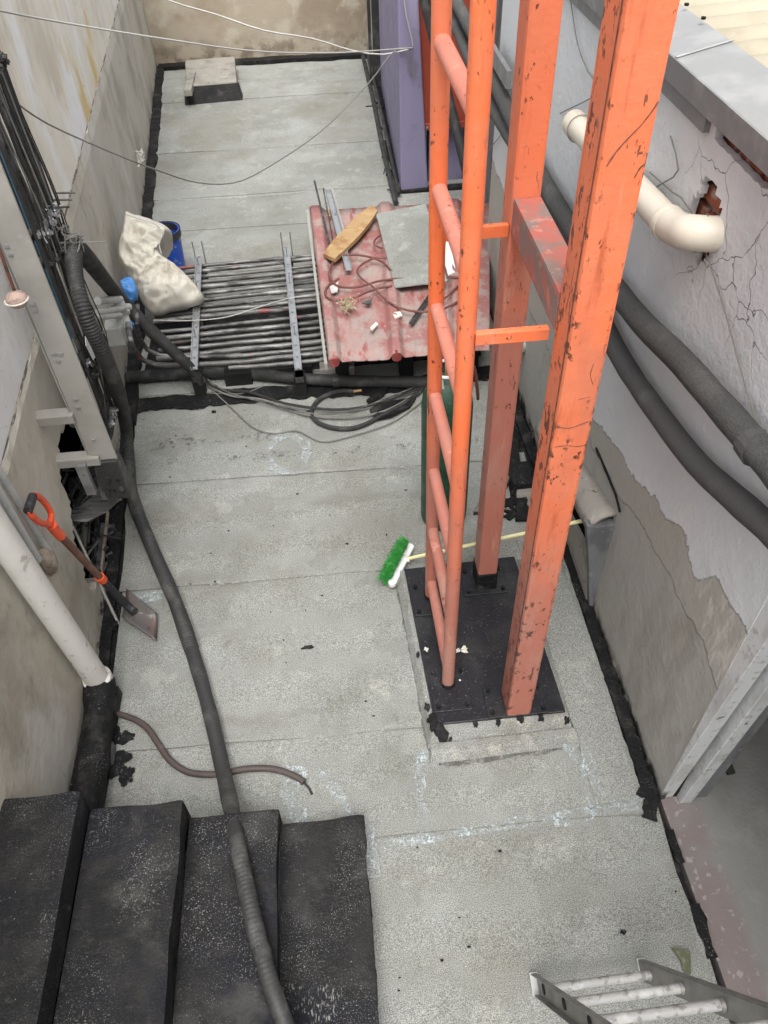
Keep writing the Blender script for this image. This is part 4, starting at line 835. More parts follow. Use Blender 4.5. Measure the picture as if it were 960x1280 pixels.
# grey pvc fittings at the left end
fg = thing('pvc_fittings', 'cluster of grey plastic conduit fittings and elbows beside the left wall', 'fittings', PX(145, 395, -1.4))
for k, (a, b, r) in enumerate([((122, 376), (150, 374), .024), ((120, 391), (152, 386), .02), ((120, 397), (150, 394), .018), ((140, 388), (160, 384), .03), ((150, 374), (158, 392), .028), ((153, 387), (160, 412), .032), ((145, 372), (150, 380), .034)]):
    bm = new(); tube(bm, [PX(*a, -1.42), PX(*b, -1.38)], r, 12); obj('fitting', bm, 'pvcg', fg, smooth=True)
bm = new(); p = PX(147, 410, -1.45); box(bm, p - Vector((.07, .1, .08)), p + Vector((.05, .06, .06))); obj('junction_box', bm, 'pvcg', fg, bevel=.012)

# sack, bucket, blue bags
def pillow(outline, nrm, thick, m, name, label, cat, seed=0, wr=.02, rings=34):
    P = spline([*outline, outline[0]], .022)[:-1]; n_ = len(P); c = sum(P, Vector()) / n_; nrm = Vector(nrm).normalized(); bm = new()
    for sgn in (1, -1):
        prev = None
        for k in range(rings + 1):
            t = k / rings; ring = []
            for p in P:
                q = c.lerp(p, t); h = thick * (max(0, 1 - t ** 2.6)) ** .55
                wq = q + Vector((nz(q.x, q.y, q.z, 4), nz(q.y, q.z, q.x, 4), nz(q.z, q.x, q.y, 4))) * .09
                w_ = wr * (.8 * nz(q.x, q.y, q.z + seed, 4) + 1.5 * (.32 - abs(nz(wq.x, wq.y, wq.z + seed, 6))) + .8 * (.3 - abs(nz(wq.x + 3, wq.y, wq.z, 13))) + .25 * nz(q.x, q.y * 2, q.z, 30)) * min(1, 4 * (1 - t) + .35)
                ring.append(bm.verts.new(q + nrm * sgn * (h + (w_ if t < .98 else 0))))
            if prev:
                for i in range(n_): bm.faces.new((prev[i], prev[(i + 1) % n_], ring[(i + 1) % n_], ring[i]))
            prev = ring
    bmesh.ops.remove_doubles(bm, verts=bm.verts[:], dist=.0006)
    return one(name, bm, m, label, cat, c, smooth='full')
base = Z(215, 385, .30); nrm = Vector((.05, -.62, .78)).normalized()
def PN(u, v, p0, n_): r = ray(u, v); return CAM + r * ((p0 - CAM).dot(n_) / r.dot(n_))
ol = [(158, 266), (172, 271), (190, 276), (208, 284), (215, 292), (208, 304), (202, 316), (206, 326), (222, 336), (240, 352), (256, 374), (240, 383), (215, 389), (194, 394), (180, 382), (170, 362), (160, 346), (151, 330), (150, 312), (155, 290)]
sack = pillow([PN(u, v, base + Vector((0, 0, .05)), nrm) for u, v in ol], nrm, .18, 'sack', 'sack', 'lumpy cream woven sack slumped on the conduits against the bucket', 'sack', 2, .065)
P = [PN(u, v, base + nrm * .24, nrm) for u, v in [(157, 268), (175, 274), (195, 281), (203, 292), (199, 305), (202, 318)]]
bm = new(); tube(bm, spline(P, .02), .004, 5); obj('sack_tie', bm, 'wirew', sack)
bc = Z(203, 287, .42); bk = thing('bucket', 'dark bucket with blue side standing behind the cream sack', 'bucket', (bc.x, bc.y, .02))
bm = new(); NS = 28
def rg(r, z): return [bm.verts.new((bc.x + r * math.cos(2 * math.pi * i / NS), bc.y + r * math.sin(2 * math.pi * i / NS), z)) for i in range(NS)]
R_ = [rg(.11, .03), rg(.13, .30), rg(.135, .302), rg(.14, .42), rg(.15, .42), rg(.15, .40)]
R_ = [rg(.12, .025), rg(.145, .42), rg(.135, .42), rg(.112, .04)]
for a, b in zip(R_, R_[1:]):
    for i in range(NS): bm.faces.new((a[i], a[(i + 1) % NS], b[(i + 1) % NS], b[i]))
bm.faces.new(R_[3]); obj('shell', bm, 'bluep', bk, smooth=True)
bm = new(); tube(bm, [(bc.x, bc.y, .36), (bc.x, bc.y, .425)], .152, 28, cap=False); tube(bm, [(bc.x, bc.y, .36), (bc.x, bc.y, .425)], .130, 28, cap=False); obj('dark_rim', bm, 'grip', bk, smooth=True)
bm = new(); tube(bm, [(bc.x, bc.y, .20), (bc.x, bc.y, .21)], .12, 24); obj('contents', bm, 'tar', bk)
for k, (ol, p0, lab) in enumerate([([(150, 352), (160, 345), (168, 352), (172, 368), (166, 378), (157, 370)], Z(160, 365, .55), 'crumpled blue plastic bag between the sack and the slanting black hose'),
                                 ([(140, 392), (152, 396), (165, 390), (173, 400), (168, 410), (150, 406)], Z(156, 402, .5), 'small blue film scrap under the grey pipe fittings')]):
    pillow([PN(u, v, p0, nrm) for u, v in ol], nrm, .04, 'bluef', 'blue_bag', lab, 'bag', 5 + k, .07, 12)

# thin cables on the floor by the rack
def floorwire(pts, r, m, lab, z=.03, name='floor_cable', loc=None):
    P = [Z(u, v, z) for u, v in pts]; bm = new(); tube(bm, spline(P, .04), r, 6); return one(name, bm, m, lab, 'cable', P[0], smooth=True)
floorwire([(240, 455), (262, 482), (290, 495), (330, 500), (380, 518), (430, 522), (480, 514), (525, 490)], .008, 'wireg', 'pale grey cable, lowest but one of those fanning out of the slanting black hose', .04)
floorwire([(244, 462), (270, 485), (310, 490), (360, 505), (420, 512), (470, 505), (528, 484)], .010, 'blackrub', 'thick black cable fanning out of the slanting hose toward the orange tower', .05)
floorwire([(238, 450), (258, 480), (292, 512), (318, 535), (345, 542), (370, 538), (395, 550), (410, 552), (440, 545), (490, 528), (530, 500)], .005, 'wireg', 'thin wire sagging furthest forward across the floor below the cables', .028)
floorwire([(242, 458), (280, 488), (340, 505), (400, 518), (450, 510), (528, 480)], .006, 'conduit', 'thin grey flex lying among the black floor cables', .055)
lc = [(320 + x / 3, 220 + y / 3) for x, y in [(365, 808), (310, 808), (240, 835), (208, 880), (220, 915), (270, 940), (340, 948), (400, 935), (470, 900), (560, 850), (625, 800)]]
fl = [Z(u, v, .035) for u, v in lc]; t_ = thing('looped_cable', 'thick black cable curled in a loop with brass end on the floor', 'cable', fl[0])
bm = new(); tube(bm, spline(fl, .03), .016, 8); obj('cable_run', bm, 'blackrub', t_, smooth=True)
bm = new(); tube(bm, [fl[0], fl[0] + Vector((.06, .005, 0))], .010, 8); obj('brass_end', bm, 'timber', t_)
P = [(462, 512), (475, 502), (500, 499), (520, 496), (512, 508), (490, 518), (470, 524)]
bm = new(); slab(bm, [Z(u, v, .04 + .02 * (i % 2)) for i, (u, v) in enumerate(P)], .02); one('membrane_scrap', bm, 'tar', 'black membrane scrap under the cables left of the orange ladder', 'scrap', Z(490, 510))
bm = new(); slab(bm, [Z(u, v, .05) for u, v in [(476, 484), (486, 482), (480, 492), (462, 504), (458, 500)]], .02); one('membrane_scrap', bm, 'tar', 'small pointed black scrap in front of the black floor pipe', 'scrap', Z(470, 495))
floorwire([(238, 490), (300, 492), (330, 482)], .004, 'wireg', 'short stray wire beneath the black floor pipe at the slanting hose', .03)
bm = new(); P = [Z(u, v, .30) for u, v in [(192, 400), (230, 401), (280, 397), (320, 385), (360, 373), (385, 370)]]; tube(bm, spline(P, .05), .005, 5); one('rack_wire', bm, 'wirew', 'thin pale wire draped over the conduits in front of the sack', 'wire', P[0])

# ================================================================== RED ROOF SHEET AND WHAT LIES ON IT
ZS = .42
c00, c01, c11, c10 = Z(411, 455, ZS), Z(387, 263, ZS), Z(612, 252, ZS), Z(612, 437, ZS)
rsx = thing('red_roof_sheet', 'faded red corrugated roof sheet laid as a table over the conduits', 'metal sheet', c00)
prof = []; ribs = [.035, .42, .80]
def rib(s):
    for r in ribs:
        d = abs(s - r)
        if d < .022: return .045
        if d < .05: return .045 * (1 - (d - .022) / .028)
    for r in (.15, .235, .31, .53, .61, .69, .9):
        d = abs(s - r)
        if d < .012: return .007 * (1 - d / .012)
    return 0
bm = new(); NSX = 150; NSY = 14; g = []
for j in range(NSY + 1):
    t = j / NSY; row = []
    for i in range(NSX + 1):
        s = i / NSX; p = c00.lerp(c10, s).lerp(c01.lerp(c11, s), t)
        z = rib(s) + .006 * nz(s * 3, t * 4, 0, 1.5)
        row.append(bm.verts.new(p + Vector((0, .02 * nz(s * 4, j, 3) if j in (0, NSY) else 0, z))))
    g.append(row)
for j in range(NSY):
    for i in range(NSX): bm.faces.new((g[j][i], g[j][i + 1], g[j + 1][i + 1], g[j + 1][i]))
o = obj('sheet', bm, 'sheetred', rsx, smooth=True); m_ = o.modifiers.new('s', 'SOLIDIFY'); m_.thickness = .006; m_.offset = -1
for r in ribs[:2]:
    p = c00.lerp(c10, r); bm = new(); tube(bm, [p + Vector((0, -.012, .012)), p + Vector((0, .03, .012))], .036, 8); obj('rib_end', bm, 'capred', rsx)
bm = new(); bar(bm, c00 + Vector((-.02, 0, -.02)), c01 + Vector((-.02, 0, -.02)), .02, .05); obj('edge_lath', bm, 'strip', rsx)
for t in (.06, .92):
    a = c00.lerp(c01, t); b = c10.lerp(c11, t); bm = new(); bar(bm, a + Vector((.02, 0, -.045)), b + Vector((0, 0, -.045)), .06, .05); obj('bearer', bm, 'conduitd', rsx)
    for q in (.08, .5, .93):
        p = a.lerp(b, q); bm = new(); yy = p.y + (.22 if t < .5 else 0); box(bm, (p.x - .05, yy - .05, 0), (p.x + .05, yy + .05, ZS - .071)); obj('leg', bm, 'black', rsx)
bm = new(); p = Z(420, 462, .1); box(bm, p - Vector((.12, .02, .1)), p + Vector((.14, .14, .03))); one('concrete_block', bm, 'concrete', 'grey concrete block on the floor under the red roof sheet', 'block', p, bevel=.01)
bd = [Z(u, v, ZS + z) for u, v, z in [(470, 267, .07), (532, 255, .10), (559, 351, .09), (493.5, 359, .06)]]
bm = new(); slab(bm, bd, .01, (bd[1] - bd[0]).cross(bd[3] - bd[0]) * -1); one('membrane_offcut', bm, 'membrane', 'flat grey rectangular membrane board lying on the red sheet', 'board', bd[0])
def S(u, v, dz=.05): return Z(u, v, ZS + dz)
bm = new(); tp = [(404, 317), (419, 323), (435, 308), (450, 293), (463, 277), (472, 263), (465, 256), (447, 268), (432, 284), (416, 300)]
slab(bm, [S(u, v, .09) for u, v in tp], .035); one('timber_offcut', bm, 'timber', 'raw yellow timber offcut lying diagonally on the red sheet', 'wood', S(440, 290), bevel=.002)
for k, (a, b, wd, m, lab) in enumerate([((410, 238), (436, 338), .05, 'galv', 'bright folded metal channel under the timber offcut'), ((393, 226), (412, 305), .018, 'conduitd', 'leftmost dark steel rod sticking out past the red sheet'), ((404, 235), (416, 300), .012, 'conduitd', 'thin dark rod between the bright channel and the leftmost rod'), ((415, 236), (430, 290), .016, 'strip', 'grey flat bar right of the bright channel under the timber')]):
    p, q = S(*a, .055), S(*b, .055); bm = new(); bar(bm, p, q, wd, .006)
    if k == 0:
        s = Vector(((q - p).y, -(q - p).x, 0)).normalized() * wd / 2
        for sg in (1, -1): bar(bm, p + s * sg + Vector((0, 0, .014)), q + s * sg + Vector((0, 0, .014)), .003, .028)
    one('metal_offcut', bm, m, lab, 'metal bar', p)
def zz6(pts): return [(380 + x / 4.364, 220 + y / 4.364) for x, y in pts]
bm = new()
for pts in ([(480, 520), (430, 470), (350, 440), (270, 430), (200, 435), (160, 470), (140, 520), (150, 570), (200, 605), (300, 605), (400, 575), (490, 562), (560, 560)],
            [(450, 445), (380, 450), (320, 480), (290, 515), (310, 555), (370, 600), (430, 660), (500, 710), (580, 735), (660, 740), (760, 725), (850, 680)],
            [(480, 600), (400, 615), (330, 640), (260, 670), (190, 680), (140, 670), (115, 640), (130, 600), (190, 560)],
            [(430, 395), (390, 380), (385, 350), (420, 320)], [(780, 550), (850, 555)], [(740, 690), (800, 640), (850, 590)]):
    tube(bm, spline([S(u, v, .06 + .01 * nz(u, v)) for u, v in zz6(pts)], .03), .0085, 6)
one('cable_coil', bm, 'brownc', 'loose coils of brown cable spread over the red sheet', 'cable', S(460, 350), smooth=True)
bm = new()
for k in range(14):
    c = S(433, 384, .05); P = [c + Vector((random.gauss(0, .035), random.gauss(0, .055), random.uniform(0, .04))) for _ in range(4)]; tube(bm, spline(P, .02), .003, 4)
one('wire_tangle', bm, 'strawwire', 'small tangle of yellow and pale wire on the red sheet front', 'wire', S(433, 384))
for k, (pts, m, lab) in enumerate([([(462, 410), (470, 402), (473, 405), (465, 413)], 'pale', 'little pale tube stub lying near the front rib of the red sheet'),
        ([(511, 403), (535, 368), (539, 371), (516, 405)], 'conduitd', 'dark narrow flat bar in front of the grey membrane board'),
        ([(490, 391), (500, 389), (503, 394), (494, 398)], 'pale', 'small crumpled pale scrap left of the dark flat bar'),
        ([(452, 378), (466, 372), (462, 381)], 'conduit', 'tiny triangular wire scrap at the middle of the red sheet'),
        ([(412, 358), (423, 352), (422, 364), (414, 366)], 'pvcg', 'grey bent tab near the left edge of the red sheet'),
        ([(556, 296), (562, 300), (570, 340), (560, 344), (553, 318)], 'white', 'crumpled white plastic behind the left orange rail on the red sheet'),
        ([(408, 262), (411, 260), (413, 270), (409, 270)], 'timber', 'tiny yellow wood chip at the far left corner of the red sheet')]):
    bm = new(); slab(bm, [S(u, v, .04 + .012 * (i % 2) + .001 * k) for i, (u, v) in enumerate(pts)], .01); one('scrap', bm, m, lab, 'scrap', S(*pts[0]))

# ================================================================== CONCRETE BLOCK AT THE FAR END
fb = thing('roof_hatch_block', 'old concrete block with black tarred front at the far wall', 'block', (-1.4, 11.9, 0))
bt = [Z(u, v, .20) for u, v in [(231, 75), (293, 70), (296, 101), (232, 107)]]
bm = new(); hull(bm, [Vector((p.x, p.y, 0)) for p in bt], bt); obj('block_body', bm, 'concrete', fb, bevel=.02)
bm = new(); a, b = Vector((bt[3].x, bt[3].y, 0)), Vector((bt[2].x, bt[2].y, 0))
hull(bm, [a + Vector((-.04, -.14, 0)), b + Vector((.05, -.14, 0)), b + Vector((.05, .05, 0)), a + Vector((-.04, .05, 0))], [a + Vector((-.02, -.05, .18)), b + Vector((.02, -.05, .17)), b + Vector((.02, .03, .175)), a + Vector((-.02, .03, .185))]); obj('tar_fillet', bm, 'tar', fb, bevel=.01)
bm = new(); p = Z(238, 96, .23); box(bm, p - Vector((.05, .5, .08)), p + Vector((.05, .25, .0))); obj('side_lump', bm, 'concrete', fb, bevel=.01)

# ================================================================== TOWER PLINTH
pl = thing('plinth', 'low rectangular plinth wrapped in membrane with a black coated steel top', 'plinth', (.62, 2.3, 0))
def quadbox(bm, bx, tx, z0, z1): hull(bm, [(x, y, z0) for x, y in bx], [(x, y, z1) for x, y in tx])
T = [(.305, 1.80), (.945, 1.80), (.905, 2.80), (.265, 2.78)]
bm = new(); quadbox(bm, [(.255, 1.69), (.985, 1.71), (.955, 2.86), (.205, 2.84)], [(.285, 1.765), (.96, 1.775), (.915, 2.81), (.245, 2.79)], .0, .088); obj('membrane_upstand', bm, 'pale_membrane', pl, bevel=.012)
bm = new(); quadbox(bm, [(.255, 1.62), (.995, 1.64), (.985, 1.74), (.262, 1.72)], [(.268, 1.672), (.987, 1.69), (.98, 1.74), (.275, 1.73)], .0, .062); obj('front_fillet', bm, 'pale_membrane', pl, bevel=.012)
bm = new(); quadbox(bm, T, T, .089, .104); obj('top_plate', bm, 'plate', pl, bevel=.003)
for k, (x, y, wd, seed) in enumerate([(.32, 1.76, .034, 3), (.30, 1.82, .03, 4), (.945, 1.765, .012, 5), (.37, 1.735, .010, 7), (.61, 1.78, .010, 8), (.82, 1.785, .012, 9), (.33, 1.71, .014, 11), (.50, 1.785, .012, 12), (.72, 1.787, .014, 13), (.28, 1.9, .014, 14), (.27, 2.2, .010, 15)]):
    bm = new(); pts = []
    for i in range(20):
        a = 2 * math.pi * i / 20; r = 1 + .9 * nz(math.cos(a), math.sin(a), seed, 1.5); pts.append(Vector((x + wd * r * math.cos(a), y + wd * 1.1 * r * math.sin(a), .0)))
    for p in pts: p.z = .112 if p.y > 1.785 else .112 - (1.785 - p.y) * 1.05
    slab(bm, pts, .018); obj('bitumen_drip', bm, 'tar', pl)
trace([(498, 735), (510, 790), (524, 855), (536, 925), (546, 950)], .020, 'footshade', .0236, 41)  # painted shade along the left foot of the plinth
trace([(548, 955), (600, 950), (660, 941), (712, 930)], .024, 'footshade', .0238, 42)  # painted shade along the front foot of the plinth
# ================================================================== STEEL TOWER
tw = thing('steel_tower', 'chipped orange steel tower with two box posts and a tube ladder side', 'steel structure', (.6, 2.2, .104))
def post(cx, cy, sx, sy, m='orange', nm='column', bev=.012, lab=None, top=4.6, taper=0):
    bm = new(); nzs = 40
    bm2 = bm; x0, x1, y0, y1 = cx - sx / 2, cx + sx / 2, cy - sy / 2, cy + sy / 2; rows_ = []
    for i in range(nzs + 1):
        z = .105 + (top - .105) * i / nzs
        rows_.append([bm.verts.new((x, y, z)) for x, y in ((x0, y0), (x1, y0), (x1, y1), (x0, y1))])
    for a, b in zip(rows_, rows_[1:]):
        for k in range(4): bm.faces.new((a[k], a[(k + 1) % 4], b[(k + 1) % 4], b[k]))
    bm.faces.new(rows_[0][::-1]); bm.faces.new(rows_[-1])
    return obj(nm, bm, m, tw, bevel=bev, label=lab)
post(.715, 1.875, .118, .15, 'orange_near', lab='thick near orange box post')
post(.70, 2.645, .105, .13, 'orange_far', lab='far orange box post with tarred foot')
for k, (pts, r0) in enumerate([([(758, 208), (770, 190), (788, 170), (800, 158), (812, 143), (823, 127)], .0035), ([(793, 222), (800, 210), (806, 205)], .003),
        ([(697, 534), (712, 535), (722, 532), (735, 527)], .003), ([(693, 559), (708, 557), (722, 558), (733, 556)], .0022), ([(722, 500), (728, 498), (738, 496)], .0015), ([(742, 455), (738, 468), (741, 480)], .002)]):
    bm = new(); tube(bm, spline([PY(u, v, 1.7995) for u, v in pts], .01), r0, 5, rf=lambda i, n: r0 * (.35 + .8 * abs(nz(i, k, 0, .8)))); obj('rust_scar', bm, 'redrod', tw)
# weld seam / open lip down the left of the near post
bm = new(); bar(bm, (.6555, 1.822, .11), (.6555, 1.822, 4.6), .003, .004, (1, 0, 0)); obj('seam', bm, 'redrod', tw)
bm = new(); box(bm, (.645, 2.575, .104), (.757, 2.712, .24)); obj('tarred_foot', bm, 'tar', tw, bevel=.008)
for nm, x, y in (('rail', .40, 2.016), ('rail', .388, 2.57)):
    bm = new(); tube(bm, [(x, y, .105 + (4.6 - .105) * i / 30) for i in range(31)], .0305, 18); obj(nm, bm, 'orange', tw, smooth=True)
    bm = new(); tube(bm, [(x, y, .104), (x, y, .13)], .038, 14); obj('rail_foot', bm, 'tar', tw, smooth=True)
for z in (.24, .66, 1.06, 1.49, 1.91, 2.36, 2.80, 3.24, 3.7):
    bm = new(); tube(bm, [(.389, 2.545, z + .01), (.40, 2.04, z - .01)], .027, 14); obj('rung', bm, 'pink', tw, smooth=True)
bm = new(); box(bm, (.655, 1.952, 2.19), (.665, 2.578, 2.30)); box(bm, (.656, 1.952, 2.30), (.750, 2.578, 2.308)); box(bm, (.656, 1.952, 2.182), (.750, 2.578, 2.19)); obj('cross_channel', bm, 'dusty_red', tw)
bm = new(); box(bm, (.425, 1.985, 2.125), (.654, 2.012, 2.165)); obj('tie_bar', bm, 'orange', tw, bevel=.002)
bm = new(); box(bm, (.416, 2.575, 2.17), (.646, 2.60, 2.215)); obj('tie_bar', bm, 'orange', tw, bevel=.002)
for (x, y, w_, h_, zt) in ((.715, 1.885, .30, .17, .1125), (.695, 2.64, .24, .19, .1125), (.405, 1.98, .19, .24, .1125), (.36, 2.55, .15, .22, .1125)):
    bm = new(); box(bm, (x - w_ / 2, y - h_ / 2, .1045), (x + w_ / 2, y + h_ / 2, zt)); bp2 = obj('base_plate', bm, 'plate', tw, bevel=.002)
    for dx in (-1, 1):
        for dy in (-1, 1):
            bm = new(); hexn(bm, (x + dx * (w_ / 2 - .025), y + dy * (h_ / 2 - .025), zt), (0, 0, 1), .012, .014); obj('bolt', bm, 'tar', bp2)
for k, (u, v, r) in enumerate([(581, 812, .018), (572, 813, .012), (533, 812, .012), (575, 850, .006)]):
    bm = new(); bmesh.ops.create_icosphere(bm, subdivisions=2, radius=r); c = Z(u, v, .115)
    for q in bm.verts: q.co = c + Vector((q.co.x, q.co.y, q.co.z * .5)) * (1 + 1.1 * nz(q.co.x, q.co.y, q.co.z + k, 90))
    one('plaster_crumb', bm, 'pale', ['largest pale plaster crumb on the black plinth plate', 'pale crumb touching the largest crumb on the black plate', 'pale crumb left of the near ladder rail on the black plate', 'tiny pale crumb in front of the others on the black plate'][k], 'crumb', c)

# ================================================================== GREEN GAS CYLINDER
gc = thing('gas_cylinder', 'dark green gas cylinder with pale neck ring behind the orange ladder', 'gas cylinder', (.56, 3.22, .02))
gx, gy = .56, 3.24
bm = new(); zs = [.02, .03, .06, .90, .97, 1.03, 1.07, 1.09]; rr = [.115, .135, .14, .14, .13, .10, .06, .035]
tube(bm, [(gx, gy, z) for z in zs], .1, 28, rf=lambda i, n: rr[i]); obj('body', bm, 'green', gc, smooth=True)
bm = new(); tube(bm, [(gx, gy, 1.085), (gx, gy, 1.15)], .018, 10); tube(bm, [(gx, gy, 1.12), (gx + .05, gy, 1.12)], .012, 8); obj('valve', bm, 'timber', gc)
bm = new(); tube(bm, [(gx + .075 * math.cos(a) - .01, gy + .075 * math.sin(a), 1.13) for a in [2 * math.pi * i / 24 for i in range(25)]], .009, 8); obj('neck_ring', bm, 'white', gc, smooth=True)
bm = new()
for a in (0, 2.1, 4.2): tube(bm, [(gx + .075 * math.cos(a) - .01, gy + .075 * math.sin(a), 1.13), (gx + .07 * math.cos(a), gy + .07 * math.sin(a), 1.05)], .008, 6)
obj('ring_post', bm, 'white', gc)
bm = new(); tube(bm, spline([(gx + .05, gy, 1.13), (gx + .12, gy - .02, 1.16), (gx + .16, gy, .98), (gx + .17, gy + .02, .90)], .03), .009, 8); obj('regulator_hose', bm, 'brownc', gc, smooth=True)

# black block and finned vent behind
bk2 = thing('tarred_block', 'black tarred block at the right wall between the orange posts', 'block', Z(650, 600)); c = Z(652, 606)
bm = new(); hull(bm, [c + Vector((-.10, -.12, 0)), c + Vector((.08, -.10, 0)), c + Vector((.08, .14, 0)), c + Vector((-.08, .12, 0))], [c + Vector((-.08, -.09, .10)), c + Vector((.06, -.08, .09)), c + Vector((.06, .1, .12)), c + Vector((-.06, .1, .11))]); obj('block_body', bm, 'tar', bk2, bevel=.01)
bm = new(); c2 = Z(656, 622); hull(bm, [c2 + Vector((-.07, -.05, 0)), c2 + Vector((.06, -.04, 0)), c2 + Vector((.06, .05, 0)), c2 + Vector((-.06, .05, 0))], [c2 + Vector((-.06, -.03, .06)), c2 + Vector((.05, -.03, .05)), c2 + Vector((.05, .04, .055)), c2 + Vector((-.05, .04, .06))]); obj('grey_lump', bm, 'concrete', bk2, bevel=.008)
bm = new(); ribbon(bm, [Z(655, 655), Z(648, 610), Z(640, 560), Z(632, 520)], .05, .04, .040, .02, 60, .5, 6); obj('bitumen_band', bm, 'tar', floor)
for k in range(2):
    blotch('bitumen_splash', Z(645 - 8 * k, 645 - 12 * k), .07, .05, .028 + .001 * k, 'tar', 90 + k, 26, .012, .6)
fv = thing('finned_vent', 'small grey finned metal vent on the floor right of the far orange post', 'vent', Z(622, 625))
f0, f1 = Z(612, 638, .05), Z(630, 600, .05); wdv = Vector((.10, 0, 0))
bm = new(); slab(bm, [f0 - wdv, f0 + wdv * .3, f1 + wdv * .4, f1 - wdv], .03); obj('back_plate', bm, 'conduitd', fv)
for i in range(13):
    p = f0.lerp(f1, i / 12); bm = new(); bar(bm, p - wdv * .95 + Vector((0, 0, .012)), p + wdv * .32 + Vector((0, 0, .012)), .006, .022); obj('fin', bm, 'strip', fv)

# ================================================================== BROOM
br = thing('broom', 'green bristled push broom lying by the plinth, pale yellow handle under the hood', 'broom', Z(495, 705))
h0 = Z(502, 700, .05); h1 = Vector((1.245, 2.86, .44)); h1 = PX(737, 649, 1.22)
bm = new(); tube(bm, [h0, h1], .011, 12); obj('handle', bm, 'stick', br, smooth=True)
e0, e1 = Z(488, 728, .06), Z(510, 684, .06); ax = (e1 - e0).normalized(); hd = (h1 - h0).normalized(); hd.z = 0; hd.normalize(); side = Vector((ax.y, -ax.x, 0))
bm = new(); n_ = 8
def capsule(c0, c1, half, z0, z1):
    pts = []
    for i in range(9): a = -math.pi / 2 + math.pi * i / 8; pts.append(c1 + (side * math.sin(a) + ax * math.cos(a)) * half)
    for i in range(9): a = math.pi / 2 + math.pi * i / 8; pts.append(c0 + (side * math.sin(a) + ax * math.cos(a)) * half)
    hull(bm, [Vector((p.x, p.y, z0)) for p in pts], [Vector((p.x, p.y, z1)) for p in pts])
capsule(e0 + side * .012, e1 + side * .012, .024, .045, .075); obj('head', bm, 'white', br, bevel=.004)
bm = new(); tube(bm, [h0 - hd * .02 + Vector((0, 0, .005)), h0 + hd * .05 + Vector((0, 0, .012))], .018, 12); obj('socket', bm, 'white', br, smooth=True)
bm = new()
for i in range(900):
    t = random.random(); p = e0.lerp(e1, t) - side * random.uniform(-.012, .025) + Vector((0, 0, random.uniform(.035, .07)))
    d = -side * random.uniform(.035, .062) + ax * (t - .5) * .06 + ax * random.gauss(0, .006) + Vector((0, 0, random.uniform(-.045, -.005)))
    a = p; b = p + d; b.z = max(b.z, .018); s = ax * .0016; q = Vector((0, 0, .0016))
    v_ = [bm.verts.new(w_) for w_ in (a - s, a + s, b + s * .8, b - s * .8)]; bm.faces.new(v_)
    v_ = [bm.verts.new(w_) for w_ in (a - q, a + q, b + q * .8, b - q * .8)]; bm.faces.new(v_)
obj('bristles', bm, 'bristle', br, kind='stuff')
bm = new(); pts = []
hull(bm, [e0 - side * .045 + Vector((0, 0, -.038)), e1 - side * .045 + Vector((0, 0, -.038)), e1 + side * .005 + Vector((0, 0, -.03)), e0 + side * .005 + Vector((0, 0, -.03))], [e0 - side * .03, e1 - side * .03, e1 + side * .008, e0 + side * .008]); obj('bristle_core', bm, 'bristle', br)

# ================================================================== LADDER
ld = thing('ladder', 'paint splashed aluminium ladder standing on the floor at lower right', 'ladder', (.75, .72, .02))
dirl = -ray(459, 1077).normalized()
LF, RF = Z(672, 1230, .02), Z(800, 1213, .02)
wv_ = (RF - LF).normalized(); dep = wv_.cross(dirl).normalized()
if dep.y > 0: dep = -dep
def rail(base, inw):
    bm = new(); a = base; b = base + dirl * 2.6
    bar(bm, a, b, .070, .004, wv_)                      # web (seen from above)
    for sg in (1, -1):
        c = dep * (sg * .034) + wv_ * inw * -.010
        bar(bm, a + c, b + c, .004, .024, wv_)
    return bm
# rail: channel with its web facing sideways
for base, inw, nm in ((LF, 1, 'rail'), (RF, -1, 'rail')):
    bm = new(); L = 2.6
    def q(s, d, t): return base + wv_ * s + dep * d + dirl * t
    def blk(s0, s1, d0, d1, t0, t1):
        hull(bm, [q(s0, d0, t0), q(s1, d0, t0), q(s1, d1, t0), q(s0, d1, t0)], [q(s0, d0, t1), q(s1, d0, t1), q(s1, d1, t1), q(s0, d1, t1)])
    blk(-.002, .002, -.034, .034, 0, L); o1, o2 = sorted((0, -inw * .022)); 
    blk(o1, o2, .0345, .038, 0, L); blk(o1, o2, -.038, -.0345, 0, L)
    obj('rail', bm, 'alu', ld)
    bm = new(); 
    blk(-.006 if inw < 0 else -.026, .026 if inw < 0 else .006, -.042, .042, -.012, .006); obj('foot', bm, 'pvcg', ld)
for k in range(7):
    t = .13 + k * .33; a = LF + dirl * t; b = RF + dirl * t; bm = new(); tube(bm, [a, a.lerp(b, .25), a.lerp(b, .5), a.lerp(b, .75), b], .0165, 14); obj('rung', bm, 'rungp', ld, smooth=True)
    bm = new(); tube(bm, [b - wv_ * .004, b - wv_ * .016], .021, 14); tube(bm, [a + wv_ * .004, a + wv_ * .016], .021, 14); obj('rung_collar', bm, 'alu', ld, smooth=True)
    bm = new(); tube(bm, [a - wv_ * .003, a - wv_ * .006], .019, 12); obj('rung_hole', bm, 'black', ld)
bm = new(); slab(bm, [Z(u, v, .04) for u, v in [(839, 1185), (863, 1189), (864, 1218), (856, 1218), (852, 1202)]], .003); one('paper_scrap', bm, 'olive', 'olive green torn scrap on the floor behind the ladder', 'scrap', Z(855, 1200))

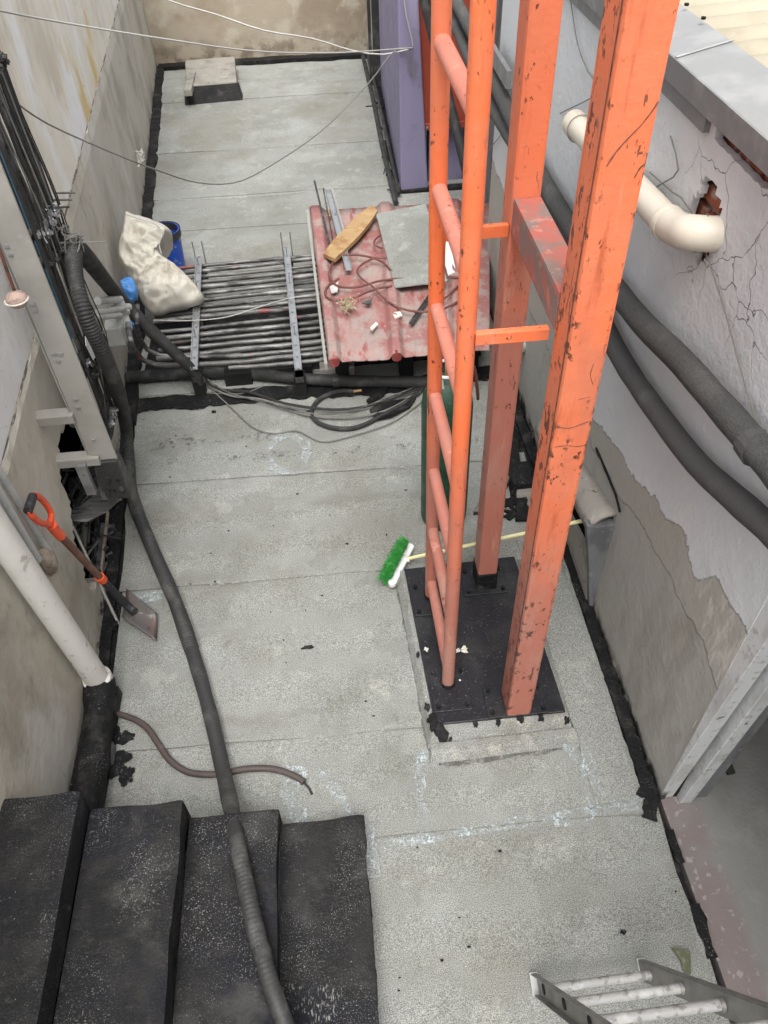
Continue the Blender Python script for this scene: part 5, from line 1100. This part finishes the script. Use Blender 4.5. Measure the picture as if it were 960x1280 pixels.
# ================================================================== WIRES OVERHEAD
def swire(P, r, m, lab, sag=0): 
    bm = new(); tube(bm, spline(P, .12), r, 5); one('overhead_wire', bm, m, lab, 'wire', P[0], smooth=True)
e = PY(516, 60, 7.86)
swire([PL(-40, 5, .02), PY(60, 25, 5.2), PY(200, 48, 5.8), PY(320, 64, 6.5), PY(420, 66, 7.2), e], .0065, 'wirew', 'pale wire crossing from the far left edge to the purple wall')
swire([PY(150, -30, 8), PY(210, 0, 8), PY(270, 18, 8), PY(330, 38, 7.9), PY(390, 48, 7.9), PY(440, 63, 7.9), PY(480, 68, 7.87), e], .0075, 'wirew', 'white wavy wire entering from the top left to the purple wall')
swire([PL(-20, 98, .04), PL(3, 115, .03), PY(60, 155, 4.8), PY(150, 195, 5.2), PY(200, 214, 5.6), PY(245, 228, 6), PY(290, 229, 6.3), PY(330, 212, 6.6), PY(400, 165, 7.1), PY(460, 105, 7.5), PY(485, 72, 7.8), PY(500, 60, 7.86), PY(515, 62, 7.86)], .0055, 'wireg', 'thin grey wire drooping low over the far roof to the purple wall')
swire([PY(504, -10, 7.86), PY(508, 20, 7.86), PY(514, 45, 7.86), PY(516, 58, 7.86)], .007, 'wirew', 'short pale wire hanging down the front of the purple wall')
swire([PY(512, 60, 7.85), PY(511, 78, 7.85), PY(516, 90, 7.85), PY(517, 98, 7.85)], .006, 'wireg', 'little dangling wire tail on the purple wall front')
bm = new(); c = PL(172, 196, .03)
for k in range(7): tube(bm, spline([c + Vector((random.uniform(0, .06), random.gauss(0, .05), random.gauss(0, .05))) for _ in range(4)], .03), .005, 4)
one('wire_knot', bm, 'pale', 'frayed knot of pale wire hooked on the left wall above the sack', 'wire', c)

# alike things in view share a group phrase
GR = {'insulated_pipe': 'insulated pipes along the right wall', 'floor_pipe': 'black pipes at the foot of the purple wall', 'wall_wire': 'thin wires on the right wall', 'overhead_wire': 'thin wires strung over the roof',
      'floor_cable': 'cables on the floor in front of the conduits', 'metal_offcut': 'metal offcuts on the red sheet', 'scrap': 'small scraps on the red sheet', 'plaster_crumb': 'pale crumbs on the black plinth plate',
      'floor_batten': 'battens on the side room floor', 'wall_conduit': 'slim conduits on the near left wall', 'blue_bag': 'blue plastic scraps at the left wall', 'membrane_scrap': 'black membrane scraps by the floor pipe'}
for o in list(sc.objects):
    b_ = o.name.split('.')[0]
    if o.parent is None and b_ in GR: o['group'] = GR[b_]
